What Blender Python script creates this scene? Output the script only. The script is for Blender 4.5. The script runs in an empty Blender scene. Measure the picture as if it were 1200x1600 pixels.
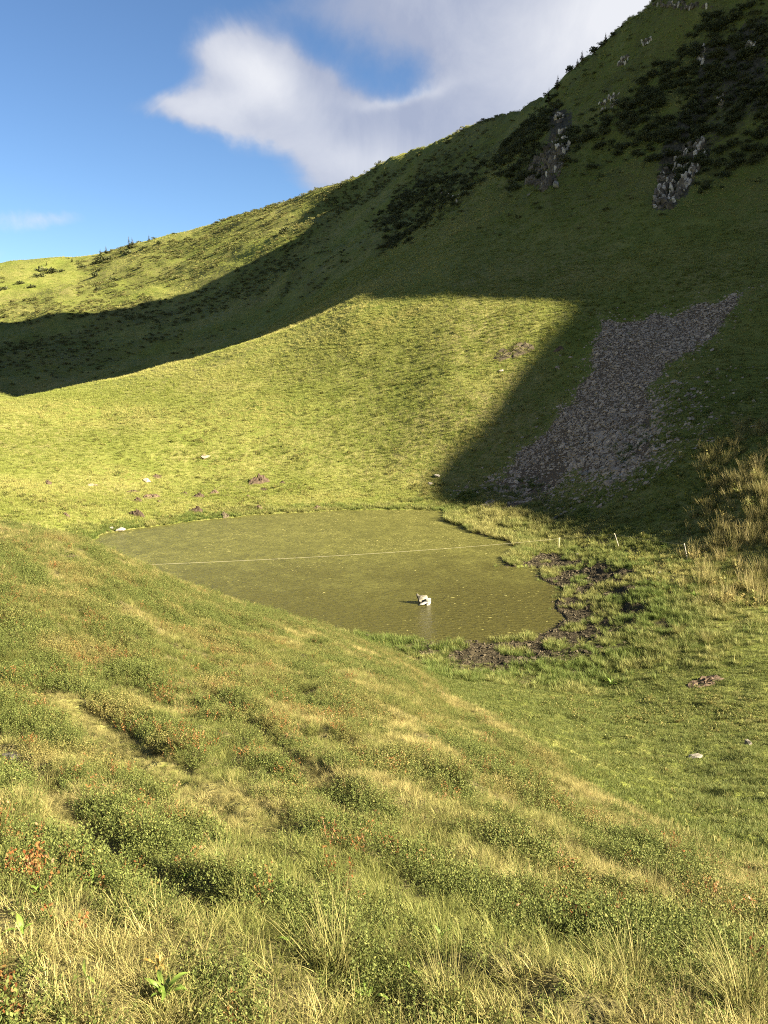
import bpy, bmesh, math, random
import numpy as np
from mathutils import Vector, Matrix

rng = np.random.default_rng(7)
random.seed(7)
S = bpy.context.scene
COL = S.collection
R = math.radians

# ------------------------------------------------------------------ camera
F_PX, PITCH = 1290.0, R(10.5)
cam_d = bpy.data.cameras.new('camera')
cam = bpy.data.objects.new('camera', cam_d)
COL.objects.link(cam)
cam_d.sensor_fit = 'VERTICAL'
cam_d.sensor_height = 36.0
cam_d.lens = 36.0 * F_PX / 1600.0
cam_d.clip_start = 0.05
cam_d.clip_end = 5000
cam.location = (0, 0, 0)
cam.rotation_euler = (math.pi / 2 - PITCH, 0, 0)
S.camera = cam

# ------------------------------------------------------------------ sun, sky, exposure
SUN_AZ, SUN_EL = R(112), R(26)
sd = bpy.data.lights.new('sun', 'SUN')
sd.energy = 5.0
sd.angle = R(0.40)
sd.color = (1.0, 0.89, 0.66)
sun = bpy.data.objects.new('sun', sd)
COL.objects.link(sun)
sdir = Vector((math.sin(SUN_AZ) * math.cos(SUN_EL), math.cos(SUN_AZ) * math.cos(SUN_EL), math.sin(SUN_EL)))
sun.rotation_euler = (-sdir).to_track_quat('-Z', 'Y').to_euler()
sun.location = sdir * 300
EXPOSURE = 2.7
S.view_settings.view_transform = 'Standard'
S.view_settings.look = 'None'
S.view_settings.exposure = EXPOSURE
S.view_settings.gamma = 1.0
S.view_settings.use_curve_mapping = False
S.cycles.filter_width = 1.05
S.cycles.max_bounces = 5
S.cycles.diffuse_bounces = 3
S.cycles.glossy_bounces = 2
S.cycles.transmission_bounces = 3
S.cycles.transparent_max_bounces = 4
S.cycles.use_denoising = False
S.cycles.sample_clamp_indirect = 4.0


def pix_dir(px, py):
    px = np.asarray(px, float); py = np.asarray(py, float)
    x = (px - 600) / F_PX; y = (800 - py) / F_PX
    cp, sp = math.cos(PITCH), math.sin(PITCH)
    return x, cp + y * sp, -sp + y * cp          # world X, Y, Z (not normalised)


def pix_azel(px, py):
    X, Y, Z = pix_dir(px, py)
    return np.arctan2(X, Y), np.arctan2(Z, np.hypot(X, Y))


class NT:
    """small helper round a node tree"""
    def __init__(s, tree): s.t = tree; s.n = tree.nodes; s.l = tree.links
    def node(s, kind, **kw):
        n = s.n.new(kind)
        for k, v in kw.items(): setattr(n, k, v)
        return n
    def put(s, sock, v):
        if isinstance(v, bpy.types.NodeSocket): s.l.new(v, sock)
        elif v is not None: sock.default_value = v
    def math(s, op, a, b=None, c=None, clamp=False):
        n = s.node('ShaderNodeMath', operation=op, use_clamp=clamp)
        s.put(n.inputs[0], a)
        if b is not None: s.put(n.inputs[1], b)
        if c is not None: s.put(n.inputs[2], c)
        return n.outputs[0]
    def vmath(s, op, a, b=None):
        n = s.node('ShaderNodeVectorMath', operation=op)
        s.put(n.inputs[0], a)
        if b is not None: s.put(n.inputs[1], b)
        return n.outputs[0]
    def noise(s, vec, scale, detail=4, rough=0.55, dist=0.0):
        n = s.node('ShaderNodeTexNoise')
        s.put(n.inputs['Vector'], vec); s.put(n.inputs['Scale'], scale)
        n.inputs['Detail'].default_value = detail; n.inputs['Roughness'].default_value = rough
        n.inputs['Distortion'].default_value = dist
        return n.outputs['Fac']
    def mix(s, f, a, b, blend='MIX'):
        n = s.node('ShaderNodeMix', data_type='RGBA', blend_type=blend)
        s.put(n.inputs[0], f)
        for i, v in ((6, a), (7, b)):
            s.put(n.inputs[i], (*v, 1.0) if isinstance(v, tuple) and len(v) == 3 else v)
        return n.outputs[2]
    def step(s, v, lo, hi):
        n = s.node('ShaderNodeMapRange', interpolation_type='SMOOTHSTEP')
        s.put(n.inputs['Value'], v); s.put(n.inputs['From Min'], lo); s.put(n.inputs['From Max'], hi)
        return n.outputs['Result']
    def attr(s, name, inst=False):
        n = s.node('ShaderNodeAttribute', attribute_name=name)
        if inst: n.attribute_type = 'INSTANCER'
        return n
    def sep(s, v):
        n = s.node('ShaderNodeSeparateXYZ'); s.put(n.inputs[0], v); return n.outputs


world = bpy.data.worlds.new('World')
S.world = world
world.use_nodes = True
W = NT(world.node_tree)
W.n.clear()
w_out = W.node('ShaderNodeOutputWorld'); w_bg = W.node('ShaderNodeBackground')
W.l.new(w_bg.outputs[0], w_out.inputs[0])
SKY_STRENGTH = 0.05
w_bg.inputs['Strength'].default_value = SKY_STRENGTH
w_sky = W.node('ShaderNodeTexSky', sky_type='NISHITA', sun_disc=False, sun_elevation=SUN_EL, sun_rotation=SUN_AZ)
w_sky.air_density = 1.0; w_sky.dust_density = 0.4; w_sky.ozone_density = 2.0; w_sky.altitude = 1800
w_dir = W.node('ShaderNodeTexCoord').outputs['Generated']
dx, dy, dz = W.sep(w_dir)
w_az = W.math('ARCTAN2', dx, dy)
w_el = W.math('ARCSINE', dz)
# a warp so that cloud edges are ragged
wn1 = W.noise(w_dir, 3.2, 6, 0.55)
wn2 = W.noise(W.vmath('ADD', w_dir, (3.7, 1.2, 5.1)), 4.0, 6, 0.55)
az_w = W.math('ADD', w_az, W.math('MULTIPLY', W.math('SUBTRACT', wn1, 0.5), 0.16))
el_w = W.math('ADD', w_el, W.math('MULTIPLY', W.math('SUBTRACT', wn2, 0.5), 0.12))


def blob(px, py, rx, ry, tilt, weight):
    a0, e0 = pix_azel(px, py)
    rx /= F_PX; ry /= F_PX
    c, s_ = math.cos(R(tilt)), math.sin(R(tilt))
    a = W.math('SUBTRACT', az_w, float(a0)); e = W.math('SUBTRACT', el_w, float(e0))
    p = W.math('ADD', W.math('MULTIPLY', a, c / rx), W.math('MULTIPLY', e, s_ / rx))
    q = W.math('ADD', W.math('MULTIPLY', a, -s_ / ry), W.math('MULTIPLY', e, c / ry))
    d2 = W.math('ADD', W.math('MULTIPLY', p, p), W.math('MULTIPLY', q, q))
    return W.math('MULTIPLY', W.math('EXPONENT', W.math('MULTIPLY', d2, -1.0)), weight)


def total(lst):
    t = lst[0]
    for b in lst[1:]: t = W.math('ADD', t, b)
    return t

# clouds: (pixel centre of the cloud mass, radii, tilt, weight)
dens = total([blob(385, 108, 75, 45, -35, 1.05), blob(300, 158, 75, 22, 6, .85), blob(450, 165, 120, 48, -12, 1.0), blob(580, 200, 150, 52, -10, .95),
              blob(700, 172, 120, 36, 10, .66), blob(830, 170, 120, 90, 30, .50), blob(930, 60, 170, 85, 20, 1.05), blob(1150, -120, 380, 190, 0, 1.2),
              blob(560, 8, 190, 40, 0, .42), blob(780, 20, 130, 50, 0, .55), blob(545, 258, 90, 26, 0, .55),
              blob(85, 343, 95, 18, 8, .46), blob(-10, 392, 40, 14, 0, .45), blob(330, 60, 60, 16, 20, .16)])
fine = W.noise(w_dir, 7.0, 9, 0.66, 0.6)
fill_clouds = W.math('MULTIPLY', W.step(W.noise(w_dir, 1.7, 7, 0.6), 0.45, 0.61), W.step(W.math('ABSOLUTE', w_az), 0.75, 1.1))  # unseen clouds outside the frame, made fuller and whiter to add warm fill light
dens = W.math('ADD', dens, fill_clouds)
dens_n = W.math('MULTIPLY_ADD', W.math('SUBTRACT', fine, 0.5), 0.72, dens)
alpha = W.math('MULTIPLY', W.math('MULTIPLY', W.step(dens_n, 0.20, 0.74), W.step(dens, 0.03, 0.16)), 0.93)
# brighter where the cloud is thick towards the sun, bluer and greyer underneath
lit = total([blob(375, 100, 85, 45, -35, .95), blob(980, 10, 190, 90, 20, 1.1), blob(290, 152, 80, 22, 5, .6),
             blob(620, 131, 80, 10, 4, .5), blob(545, 240, 120, 34, -8, .55), blob(350, 195, 70, 18, -12, .35), blob(85, 343, 130, 40, 8, .9), blob(-10, 392, 80, 30, 0, .9), fill_clouds])
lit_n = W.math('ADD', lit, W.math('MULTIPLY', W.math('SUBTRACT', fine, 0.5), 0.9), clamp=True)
K = 1.0 / (SKY_STRENGTH * 2 ** EXPOSURE)
c_grey = tuple(K * v for v in (0.42, 0.47, 0.62)); c_white = tuple(K * v for v in (0.90, 0.91, 0.95))
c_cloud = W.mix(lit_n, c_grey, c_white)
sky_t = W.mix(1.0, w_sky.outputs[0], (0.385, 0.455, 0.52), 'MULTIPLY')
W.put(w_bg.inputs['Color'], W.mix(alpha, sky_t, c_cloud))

# ------------------------------------------------------------------ the lie of the land
def _hash(ix, iy, seed):
    h = (ix.astype(np.int64) * 374761393 + iy.astype(np.int64) * 668265263 + seed * 1442695041) & 0x7fffffff
    h = ((h ^ (h >> 13)) * 1274126177) & 0x7fffffff
    return ((h ^ (h >> 16)) & 0xffff) / 65535.0


def vnoise(x, y, seed=0):
    x = np.asarray(x, float); y = np.asarray(y, float)
    ix = np.floor(x); iy = np.floor(y); fx = x - ix; fy = y - iy
    fx = fx * fx * fx * (fx * (fx * 6 - 15) + 10); fy = fy * fy * fy * (fy * (fy * 6 - 15) + 10)
    a = _hash(ix, iy, seed); b = _hash(ix + 1, iy, seed); c = _hash(ix, iy + 1, seed); d = _hash(ix + 1, iy + 1, seed)
    return (a + (b - a) * fx) * (1 - fy) + (c + (d - c) * fx) * fy


def fbm(x, y, seed=0, octv=4, gain=0.5):
    t = 0; amp = 1; tot = 0
    for i in range(octv):
        t = t + amp * vnoise(x * 2 ** i + 17.3 * i, y * 2 ** i - 9.1 * i, seed + i); tot += amp; amp *= gain
    return t / tot                                   # 0..1


def sstep(v, lo, hi):
    t = np.clip((v - lo) / (hi - lo), 0, 1); return t * t * (3 - 2 * t)


def pchip(x, y, xq):
    """monotone cubic through rows: x, y (n, m) ascending along axis 0; xq (k,) -> (k, m)"""
    n, m = x.shape
    h = np.diff(x, axis=0); d = np.diff(y, axis=0) / h
    g = np.zeros_like(y)
    for i in range(1, n - 1):
        w1 = 2 * h[i] + h[i - 1]; w2 = h[i] + 2 * h[i - 1]
        ok = d[i - 1] * d[i] > 0
        with np.errstate(divide='ignore', invalid='ignore'):
            v = (w1 + w2) / (w1 / d[i - 1] + w2 / d[i])
        g[i] = np.where(ok, v, 0)
    g[0] = d[0]; g[-1] = d[-1]
    out = np.zeros((len(xq), m))
    for j in range(m):
        i = np.clip(np.searchsorted(x[:, j], xq) - 1, 0, n - 2)
        hh = h[i, j]; t = np.clip((xq - x[i, j]) / hh, 0, 1)
        out[:, j] = ((1 + 2 * t) * (1 - t) ** 2 * y[i, j] + t * (1 - t) ** 2 * hh * g[i, j]
                     + t * t * (3 - 2 * t) * y[i + 1, j] + t * t * (t - 1) * hh * g[i + 1, j])
    return out

# lines that run across the valley: (pixel x, pixel y, horizontal distance in metres)
LINES = [
    [(0, 1600, 2.0), (600, 1600, 2.15), (1200, 1600, 2.5)],
    [(0, 1300, 4.4), (300, 1300, 4.6), (600, 1320, 4.6), (900, 1430, 3.9), (1200, 1490, 3.9)],
    [(0, 1090, 9.5), (300, 1120, 9.2), (600, 1130, 10.2), (900, 1300, 7.2), (1200, 1425, 5.7)],
    [(0, 818, 24), (100, 836, 25), (170, 862, 26), (240, 893, 27), (300, 920, 28), (420, 955, 30), (520, 985, 31), (620, 1022, 31),
     (700, 1085, 26), (760, 1120, 21), (850, 1180, 16), (950, 1260, 11.5), (1080, 1330, 9), (1200, 1385, 7.6)],
    [(0, 850, 33), (170, 900, 36), (300, 950, 38), (420, 985, 38), (520, 1010, 37.5), (620, 1033, 36), (700, 1056, 35), (760, 1072, 33),
     (850, 1105, 30), (950, 1148, 26.5), (1080, 1180, 25), (1200, 1205, 23)],
    [(0, 840, 58), (170, 880, 55), (300, 940, 49.5), (420, 970, 46), (520, 990, 43.6), (620, 1005, 42.2), (700, 1020, 40.7), (760, 1030, 39.7),
     (850, 1045, 38.2), (950, 1058, 37), (1080, 1060, 36), (1200, 1060, 36)],
    [(0, 826, 70), (170, 829, 71.5), (300, 814, 75), (420, 802, 79), (520, 797, 81.2), (640, 795, 82.4), (700, 801, 80), (760, 838, 70.3),
     (800, 850, 67.5), (870, 862, 64), (960, 868, 60.5), (1070, 880, 56), (1130, 905, 52.5), (1200, 935, 49)],
    [(0, 770, 84), (170, 780, 86), (300, 772, 90), (420, 760, 92), (560, 760, 91), (700, 760, 88.5), (850, 790, 79), (960, 810, 69), (1070, 835, 62), (1130, 850, 58.5), (1200, 870, 55.5)],
    [(0, 700, 103), (170, 672, 110), (300, 645, 114), (420, 625, 115), (560, 613, 111), (700, 615, 104), (850, 635, 98), (1000, 650, 88), (1070, 690, 77), (1130, 720, 71.5), (1200, 705, 70)],
    [(0, 628, 124), (80, 613, 133), (150, 598, 141), (300, 563, 147), (430, 521, 147), (560, 474, 137), (700, 468, 126), (905, 470, 118), (1050, 520, 106), (1200, 560, 97)],
    [(0, 668, 165), (80, 648, 172), (150, 622, 178), (300, 578, 180), (430, 522, 176), (560, 448, 162), (700, 410, 142), (905, 405, 131), (1050, 440, 118), (1200, 470, 109)],
    [(0, 560, 250), (150, 535, 258), (300, 482, 262), (430, 425, 252), (560, 370, 240), (700, 320, 185), (850, 295, 156), (1000, 290, 145), (1200, 330, 133)],
    [(0, 468, 350), (150, 440, 350), (300, 402, 338), (430, 362, 320), (560, 318, 298), (700, 262, 235), (850, 190, 190), (1000, 120, 170), (1200, 150, 152)],
    [(-120, 428, 440), (0, 415, 430), (100, 409, 430), (150, 401, 425), (200, 385, 415), (250, 370, 405), (330, 347, 395), (430, 322, 380), (550, 288, 350), (620, 262, 320), (700, 226, 285),
     (800, 184, 240), (850, 158, 220), (880, 124, 210), (910, 93, 205), (940, 66, 200), (975, 42, 195), (1020, 0, 192), (1100, -70, 192), (1200, -160, 195)],
]
AZ_C = np.radians(np.arange(-40, 40.01, 0.4))


def line_on(line):
    a = np.array(line, float)
    az, el = pix_azel(a[:, 0], a[:, 1])
    z = a[:, 2] * np.tan(el)
    return np.exp(np.interp(AZ_C, az, np.log(a[:, 2]))), np.interp(AZ_C, az, z)


rows = [line_on(l) for l in LINES]
r_rows = [np.full_like(AZ_C, 0.5)] + [r for r, z in rows] + [rows[-1][0] + 50, rows[-1][0] + 220, np.full_like(AZ_C, 1500)]
z_rows = [np.full_like(AZ_C, -1.6)] + [z for r, z in rows] + [rows[-1][1] - 6, rows[-1][1] * 0.4 - 20, np.full_like(AZ_C, -120.0)]
for i in range(1, len(r_rows)):
    r_rows[i] = np.maximum(r_rows[i], r_rows[i - 1] * 1.03)
LR = np.linspace(math.log(0.5), math.log(1500), 420)
ZT = pchip(np.log(np.array(r_rows)), np.array(z_rows), LR)          # (lr, az)
# soften kinks across the columns
for _ in range(3):
    p = np.pad(ZT, ((0, 0), (1, 1)), mode='edge'); ZT = 0.25 * p[:, :-2] + 0.5 * p[:, 1:-1] + 0.25 * p[:, 2:]

SH = np.array([math.sin(SUN_AZ), math.cos(SUN_AZ)]); UH = np.array([-math.cos(SUN_AZ), math.sin(SUN_AZ)])
S0, TAN_EL = 150.0, math.tan(SUN_EL)
# crest of the mountain on the right, outside the frame (metres along the crest, height less the sun ray's climb from the origin)
RIDGE = np.array([(-300, -40), (-60, -28), (0, -22), (40, -16.5), (48, -15), (55.4, -13.2), (60.5, -11.6), (63.5, -11.2), (65, -10.6), (67, -9.3), (69.5, -8.2), (73, -6.8), (76.5, -5.2), (81.3, -.6),
                  (85.8, 1.2), (89.5, 2.9), (95.7, 6.4), (105.1, 11.2), (109.4, 13.6), (116.2, 17.2), (117.5, 18.9), (118.5, 22), (120.2, 27.3), (123.2, 31), (127.5, 36.2), (134, 40), (138, 52), (144, 70), (150, 80),
                  (160, 91), (172, 102), (190, 118), (210, 119), (216, 111), (229, 107), (237, 103), (246, 100.8), (251, 101.3), (258, 105), (275, 114), (289, 120), (305, 117), (345, 90), (420, 45),
                  (600, -20), (1200, -120)], float)
FG_LINE = LINES[3]


def base_h(X, Y):
    X = np.asarray(X, float); Y = np.asarray(Y, float)
    r = np.maximum(np.hypot(X, Y), 0.5); az = np.arctan2(X, Y)
    i = np.clip((np.log(r) - LR[0]) / (LR[1] - LR[0]), 0, len(LR) - 1.001)
    j = np.clip((az - AZ_C[0]) / (AZ_C[1] - AZ_C[0]), 0, len(AZ_C) - 1.001)
    i0 = i.astype(int); j0 = j.astype(int); fi = i - i0; fj = j - j0
    Z = (ZT[i0, j0] * (1 - fi) + ZT[i0 + 1, j0] * fi) * (1 - fj) + (ZT[i0, j0 + 1] * (1 - fi) + ZT[i0 + 1, j0 + 1] * fi) * fj
    # the mountain outside the frame on the right
    s = X * SH[0] + Y * SH[1]; u = X * UH[0] + Y * UH[1]
    hr = np.interp(u, RIDGE[:, 0], RIDGE[:, 1]) + S0 * TAN_EL
    g = hr - np.where(s < S0, 0.60 * (S0 - s), 0.5 * (s - S0))
    floor = np.minimum(Z, -9 + 0.22 * np.maximum(s - 20, 0) + 0.0 * u)
    g = np.where(r < 30, np.minimum(Z, -1.6 - 0.32 * r), np.maximum(floor, g))
    w = sstep(np.degrees(az), 25.5, 33)
    w = w * sstep(r, 18, 45)
    Z = Z * (1 - w) + g * w
    back = -1.6 + 0.2 * np.minimum(r, 60) + 0.08 * np.clip(r - 60, 0, 200)
    a = np.degrees(az)
    wb = np.where(a < 0, sstep(-a, 70, 130), sstep(a, 115, 150))
    return Z * (1 - wb) + back * wb


def hit0(px, py, fn):
    """march a sight line to the ground"""
    X, Y, Z = pix_dir(px, py)
    k = 1 / np.hypot(X, Y)
    rs = np.concatenate([np.linspace(1, 30, 500), np.linspace(30, 120, 1200)[1:], np.linspace(120, 520, 1600)[1:]])
    h = fn(X * k * rs, Y * k * rs); d = Z * k * rs - h
    w = np.where((d[:-1] > 0) & (d[1:] <= 0))[0]
    if not len(w): return None
    i = w[0]; t = d[i] / (d[i] - d[i + 1]); r = rs[i] + (rs[i + 1] - rs[i]) * t
    return np.array((X * k * r, Y * k * r, Z * k * r))


def on_plane(px, py, zp):
    X, Y, Z = pix_dir(px, py); k = zp / Z
    return np.array((X * k, Y * k))


def sdf(poly, X, Y):
    """signed distance to a polygon, negative inside"""
    X = np.asarray(X, float); Y = np.asarray(Y, float)
    d = np.full(X.shape, 1e9); ins = np.zeros(X.shape, bool)
    P = np.asarray(poly, float)
    for (ax, ay), (bx, by) in zip(P, np.roll(P, -1, 0)):
        ex, ey = bx - ax, by - ay
        t = np.clip(((X - ax) * ex + (Y - ay) * ey) / max(ex * ex + ey * ey, 1e-12), 0, 1)
        d = np.minimum(d, np.hypot(X - ax - t * ex, Y - ay - t * ey))
        c = ((ay > Y) != (by > Y)) & (X < ex * (Y - ay) / (ey if abs(ey) > 1e-12 else 1e-12) + ax)
        ins ^= c
    return np.where(ins, -d, d)


def polyline_d(P, X, Y):
    d = np.full(np.shape(X), 1e9)
    for (ax, ay), (bx, by) in zip(P[:-1], P[1:]):
        ex, ey = bx - ax, by - ay
        t = np.clip(((X - ax) * ex + (Y - ay) * ey) / max(ex * ex + ey * ey, 1e-12), 0, 1)
        d = np.minimum(d, np.hypot(X - ax - t * ex, Y - ay - t * ey))
    return d


ZW = -15.0
POND = np.array([on_plane(x, y, ZW) for x, y in [
    (165, 833), (230, 823), (330, 812), (420, 803), (520, 798), (640, 796), (692, 799), (700, 815), (740, 832), (800, 848), (807, 858), (783, 874),
    (790, 886), (840, 884), (846, 904), (884, 926), (866, 948), (884, 970), (852, 990), (800, 1001), (762, 1008), (716, 1004), (690, 1012), (655, 1000),
    (600, 996), (500, 985), (400, 968), (300, 945), (200, 905), (120, 860)]])
# roughen the shoreline
def ragged(P, step=0.5, amp=0.35, seed=3):
    out = []
    for a, b in zip(P, np.roll(P, -1, 0)):
        n = max(1, int(np.hypot(*(b - a)) / step))
        for k in range(n): out.append(a + (b - a) * k / n)
    out = np.array(out)
    out[:, 0] += (fbm(out[:, 0] * .7, out[:, 1] * .7, seed, 3) - .5) * 2 * amp
    out[:, 1] += (fbm(out[:, 0] * .7, out[:, 1] * .7, seed + 9, 3) - .5) * 2 * amp * 1.6
    return out
POND_R = ragged(POND)


class PolyField:
    """signed distance of a polygon sampled on a grid so that many points are cheap"""
    def __init__(s, P, pad, cell):
        P = np.asarray(P); s.lo = P.min(0) - pad; hi = P.max(0) + pad; s.c = cell; s.pad = pad
        nx, ny = ((hi - s.lo) / cell).astype(int) + 2
        s.G = sdf(P, *np.meshgrid(s.lo[0] + np.arange(nx) * cell, s.lo[1] + np.arange(ny) * cell, indexing='ij'))
    def __call__(s, X, Y):
        X = np.asarray(X, float); Y = np.asarray(Y, float)
        i = (X - s.lo[0]) / s.c; j = (Y - s.lo[1]) / s.c
        out = (i < 0) | (j < 0) | (i > s.G.shape[0] - 1.01) | (j > s.G.shape[1] - 1.01)
        i = np.clip(i, 0, s.G.shape[0] - 1.01); j = np.clip(j, 0, s.G.shape[1] - 1.01)
        a = i.astype(int); b = j.astype(int); f = i - a; g = j - b
        v = (s.G[a, b] * (1 - f) + s.G[a + 1, b] * f) * (1 - g) + (s.G[a, b + 1] * (1 - f) + s.G[a + 1, b + 1] * f) * g
        return np.where(out, s.pad, v)


pond_d = PolyField(POND_R, 10, 0.15)


def px_poly(pts, fn=base_h):
    return np.array([hit0(x, y, fn)[:2] for x, y in pts])


SCREE = px_poly([(1150, 462), (1100, 472), (1050, 488), (1000, 498), (945, 505), (930, 530), (920, 570), (895, 620), (870, 660), (835, 695), (800, 725), (780, 755), (770, 790),
                 (800, 795), (840, 770), (870, 750), (905, 735), (960, 745), (1010, 725), (1020, 680), (1012, 620), (1030, 590), (1070, 560), (1110, 520), (1140, 490)])
scree_d = PolyField(ragged(SCREE, 1.0, 1.4, 21), 14, 0.4)
MUD = np.array([on_plane(x, y, -14.9) for x, y in [(590, 990), (640, 1025), (720, 1050), (800, 1062), (880, 1050), (940, 1020), (1000, 990), (1010, 940), (960, 900), (900, 875), (850, 868), (810, 890),
                                                   (840, 920), (830, 960), (760, 990), (680, 985)]])
mud_d = PolyField(MUD, 8, 0.25)
TRACKS = [px_poly(t) for t in ([(70, 1075), (140, 1120), (190, 1160), (240, 1190), (330, 1235), (430, 1300)],
                               [(0, 1165), (60, 1210), (110, 1280), (160, 1330), (230, 1370), (300, 1420)],
                               [(330, 1090), (400, 1140), (460, 1190), (520, 1230)], [(640, 1205), (740, 1240), (860, 1270)],
                               [(560, 1100), (650, 1140), (760, 1190), (900, 1290), (1050, 1370), (1200, 1430)])]


def track_d(X, Y):
    d = np.full(np.shape(X), 1e9)
    for t, wdt in zip(TRACKS, (1.25, 2.3, 2.4, 2.6, 2.8)): d = np.minimum(d, polyline_d(t, X, Y) * wdt)
    return d


az_fg, _ = pix_azel([p[0] for p in FG_LINE], [p[1] for p in FG_LINE])
r_fg = np.array([p[2] for p in FG_LINE], float)


def fg_edge(X, Y):
    """metres inside the shrubby foreground slope (negative outside)"""
    return np.interp(np.arctan2(X, Y), az_fg, r_fg) - np.hypot(X, Y)


# direction of the cattle tracks, used to stretch the patches of vegetation
TD = TRACKS[0][-1] - TRACKS[0][0]; TD = TD / np.hypot(*TD)


def along(X, Y):
    return X * TD[0] + Y * TD[1], -X * TD[1] + Y * TD[0]


def height(X, Y):
    X = np.asarray(X, float); Y = np.asarray(Y, float)
    r = np.hypot(X, Y)
    Z = base_h(X, Y)
    a, b = along(X, Y)
    near = 1 - sstep(r, 20, 45)
    mid = sstep(r, 70, 110)
    far = sstep(r, 140, 220)
    inview = 1 - sstep(np.degrees(np.arctan2(X, Y)), 26, 33)
    Z = Z + near * sstep(r, 0.8, 3) * ((fbm(a / 1.3, b / 0.6, 1, 4) - .5) * (0.14 + 0.18 * sstep(r, 3, 8)) + (fbm(X / .45, Y / .45, 2, 3) - .5) * (.09 + .07 * sstep(r, 3, 8)))
    Z = Z + (1 - near) * (fbm(X / .9, Y / .9, 5, 3) - .5) * 0.22
    Z = Z + mid * inview * ((fbm(X / 7, Y / 7, 6, 4) - .5) * 0.7)
    Z = Z + far * inview * ((fbm(X / 26, Y / 26, 8, 5) - .5) * 5.0 + (fbm((X * .75 + Y * .66) / 15, (Y * .75 - X * .66) / 55, 9, 4) - .5) * 6.0 * sstep(-X, -25, 15) * (1 - sstep(r, 320, 390)))
    steep = sstep(Z, 14, 36) * sstep(X + 0.1 * Y, 5, 40) * inview
    Z = Z + steep * ((np.abs(fbm(X / 9, Y / 9, 12, 5) - .5)) * -9.0 + 1.5)
    if near.max() > 0:
        td = track_d(X, Y)
        Z = Z - 0.08 * (1 - sstep(td, 0.16, 0.55)) * near
    d = pond_d(X, Y)
    md = mud_d(X, Y)
    Z = Z + (1 - sstep(md, -1, 1.5)) * sstep(d, 0.3, 1.5) * (np.abs(fbm(X / .5, Y / .5, 31, 3) - .5) * .7 - .06)
    sh = sstep(d, 0.0, 5.0)
    Zout = (ZW + 0.07 + 0.02 * np.clip(d, 0, 9) + (fbm(X / .6, Y / .6, 33, 3) - .45) * .16 * sstep(d, -.2, 1)) * (1 - sh) + Z * sh
    Zout = np.where(d < 9, np.maximum(Zout, ZW + 0.03), Zout)
    return np.where(d < 0, ZW - 0.05 - 0.25 * np.clip(-d, 0, 3), Zout)


def hit(px, py):
    return hit0(px, py, height)

HEATH_POLYS = [px_poly(p) for p in ([(565, 300), (620, 272), (700, 240), (770, 215), (800, 235), (760, 290), (690, 345), (640, 385), (575, 395), (590, 350)],
                                    [(430, 365), (470, 350), (525, 385), (530, 430), (480, 470), (400, 470), (300, 470), (290, 500), (230, 490), (330, 440)],
                                    [(205, 395), (330, 352), (430, 330), (520, 305), (540, 320), (440, 350), (330, 425), (230, 440), (260, 410)],
                                    [(868, 156), (905, 108), (940, 74), (975, 48), (1015, 10), (1030, 14), (990, 62), (952, 92), (915, 125), (885, 165)])]
heath_d = [PolyField(p, 12, 1.5) for p in HEATH_POLYS]


GULLIES = [px_poly(p) for p in ([(270, 478), (330, 455), (380, 412), (432, 368)], [(440, 500), (480, 440), (520, 385), (548, 340)], [(95, 425), (100, 455), (108, 480)], [(160, 425), (185, 440), (240, 425), (300, 400)])]


def gully(X, Y):
    d = np.full(np.shape(X), 1e9)
    for g_ in GULLIES: d = np.minimum(d, polyline_d(g_, X, Y))
    return np.exp(-(d / 4.0) ** 2)


def heath_mask(X, Y, Z):
    r = np.hypot(X, Y)
    base = sstep(fbm(X / 20, Y / 20, 43, 4), .44, .58) * sstep(r, 190, 250) * .6
    for f, k in zip(heath_d, (1.0, .95, .6, .8)): base = np.maximum(base, k * (1 - sstep(f(X, Y), -3, 5)) * sstep(fbm(X / 7, Y / 7, 44, 4), .36, .5))
    base = base * (1 - gully(X, Y))
    return np.maximum(base, .22 * upper_shade(X, Y, Z)) if 'upper_shade' in globals() else base


PINE_POLYS = [px_poly(p) for p in ([(780, 250), (810, 205), (850, 178), (865, 200), (835, 250), (822, 290), (800, 290)], [(880, 230), (905, 200), (950, 190), (960, 210), (920, 240), (890, 260)],
                                   [(945, 215), (985, 150), (1050, 90), (1120, 30), (1200, 10), (1200, 200), (1120, 260), (1060, 290), (1030, 260), (1000, 240)],
                                   [(1090, 235), (1200, 180), (1200, 250), (1130, 285), (1100, 300)], [(600, 330), (660, 290), (720, 275), (760, 265), (750, 300), (700, 330), (640, 375), (605, 380)])]
pine_d = [PolyField(p, 10, .8) for p in PINE_POLYS]


def pine_mask(X, Y):
    b = np.zeros_like(X)
    for f, k in zip(pine_d, (.9, .6, 1.0, .9, .35)): b = np.maximum(b, k * (1 - sstep(f(X, Y), -2.0, 3.0)) * sstep(fbm(X / 5, Y / 5, 46, 4), .18, .42))
    return b


ROCK_POLYS = [px_poly(p) for p in ([(815, 285), (825, 250), (850, 215), (862, 178), (895, 190), (898, 225), (888, 255), (868, 300), (845, 302)], [(1016, 332), (1018, 285), (1035, 230), (1060, 190), (1085, 130), (1100, 70), (1200, 30), (1200, 185), (1150, 225), (1108, 255), (1080, 300), (1050, 335)])]
rock_d = [PolyField(p, 6, .5) for p in ROCK_POLYS]


def rock_mask(X, Y):
    b = np.zeros_like(X)
    for f in rock_d: b = np.maximum(b, (1 - sstep(f(X, Y), -1.5, 1.5)) * (.6 + .4 * sstep(fbm(X / 6, Y / 6, 48, 4), .38, .52)))
    return b



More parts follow.
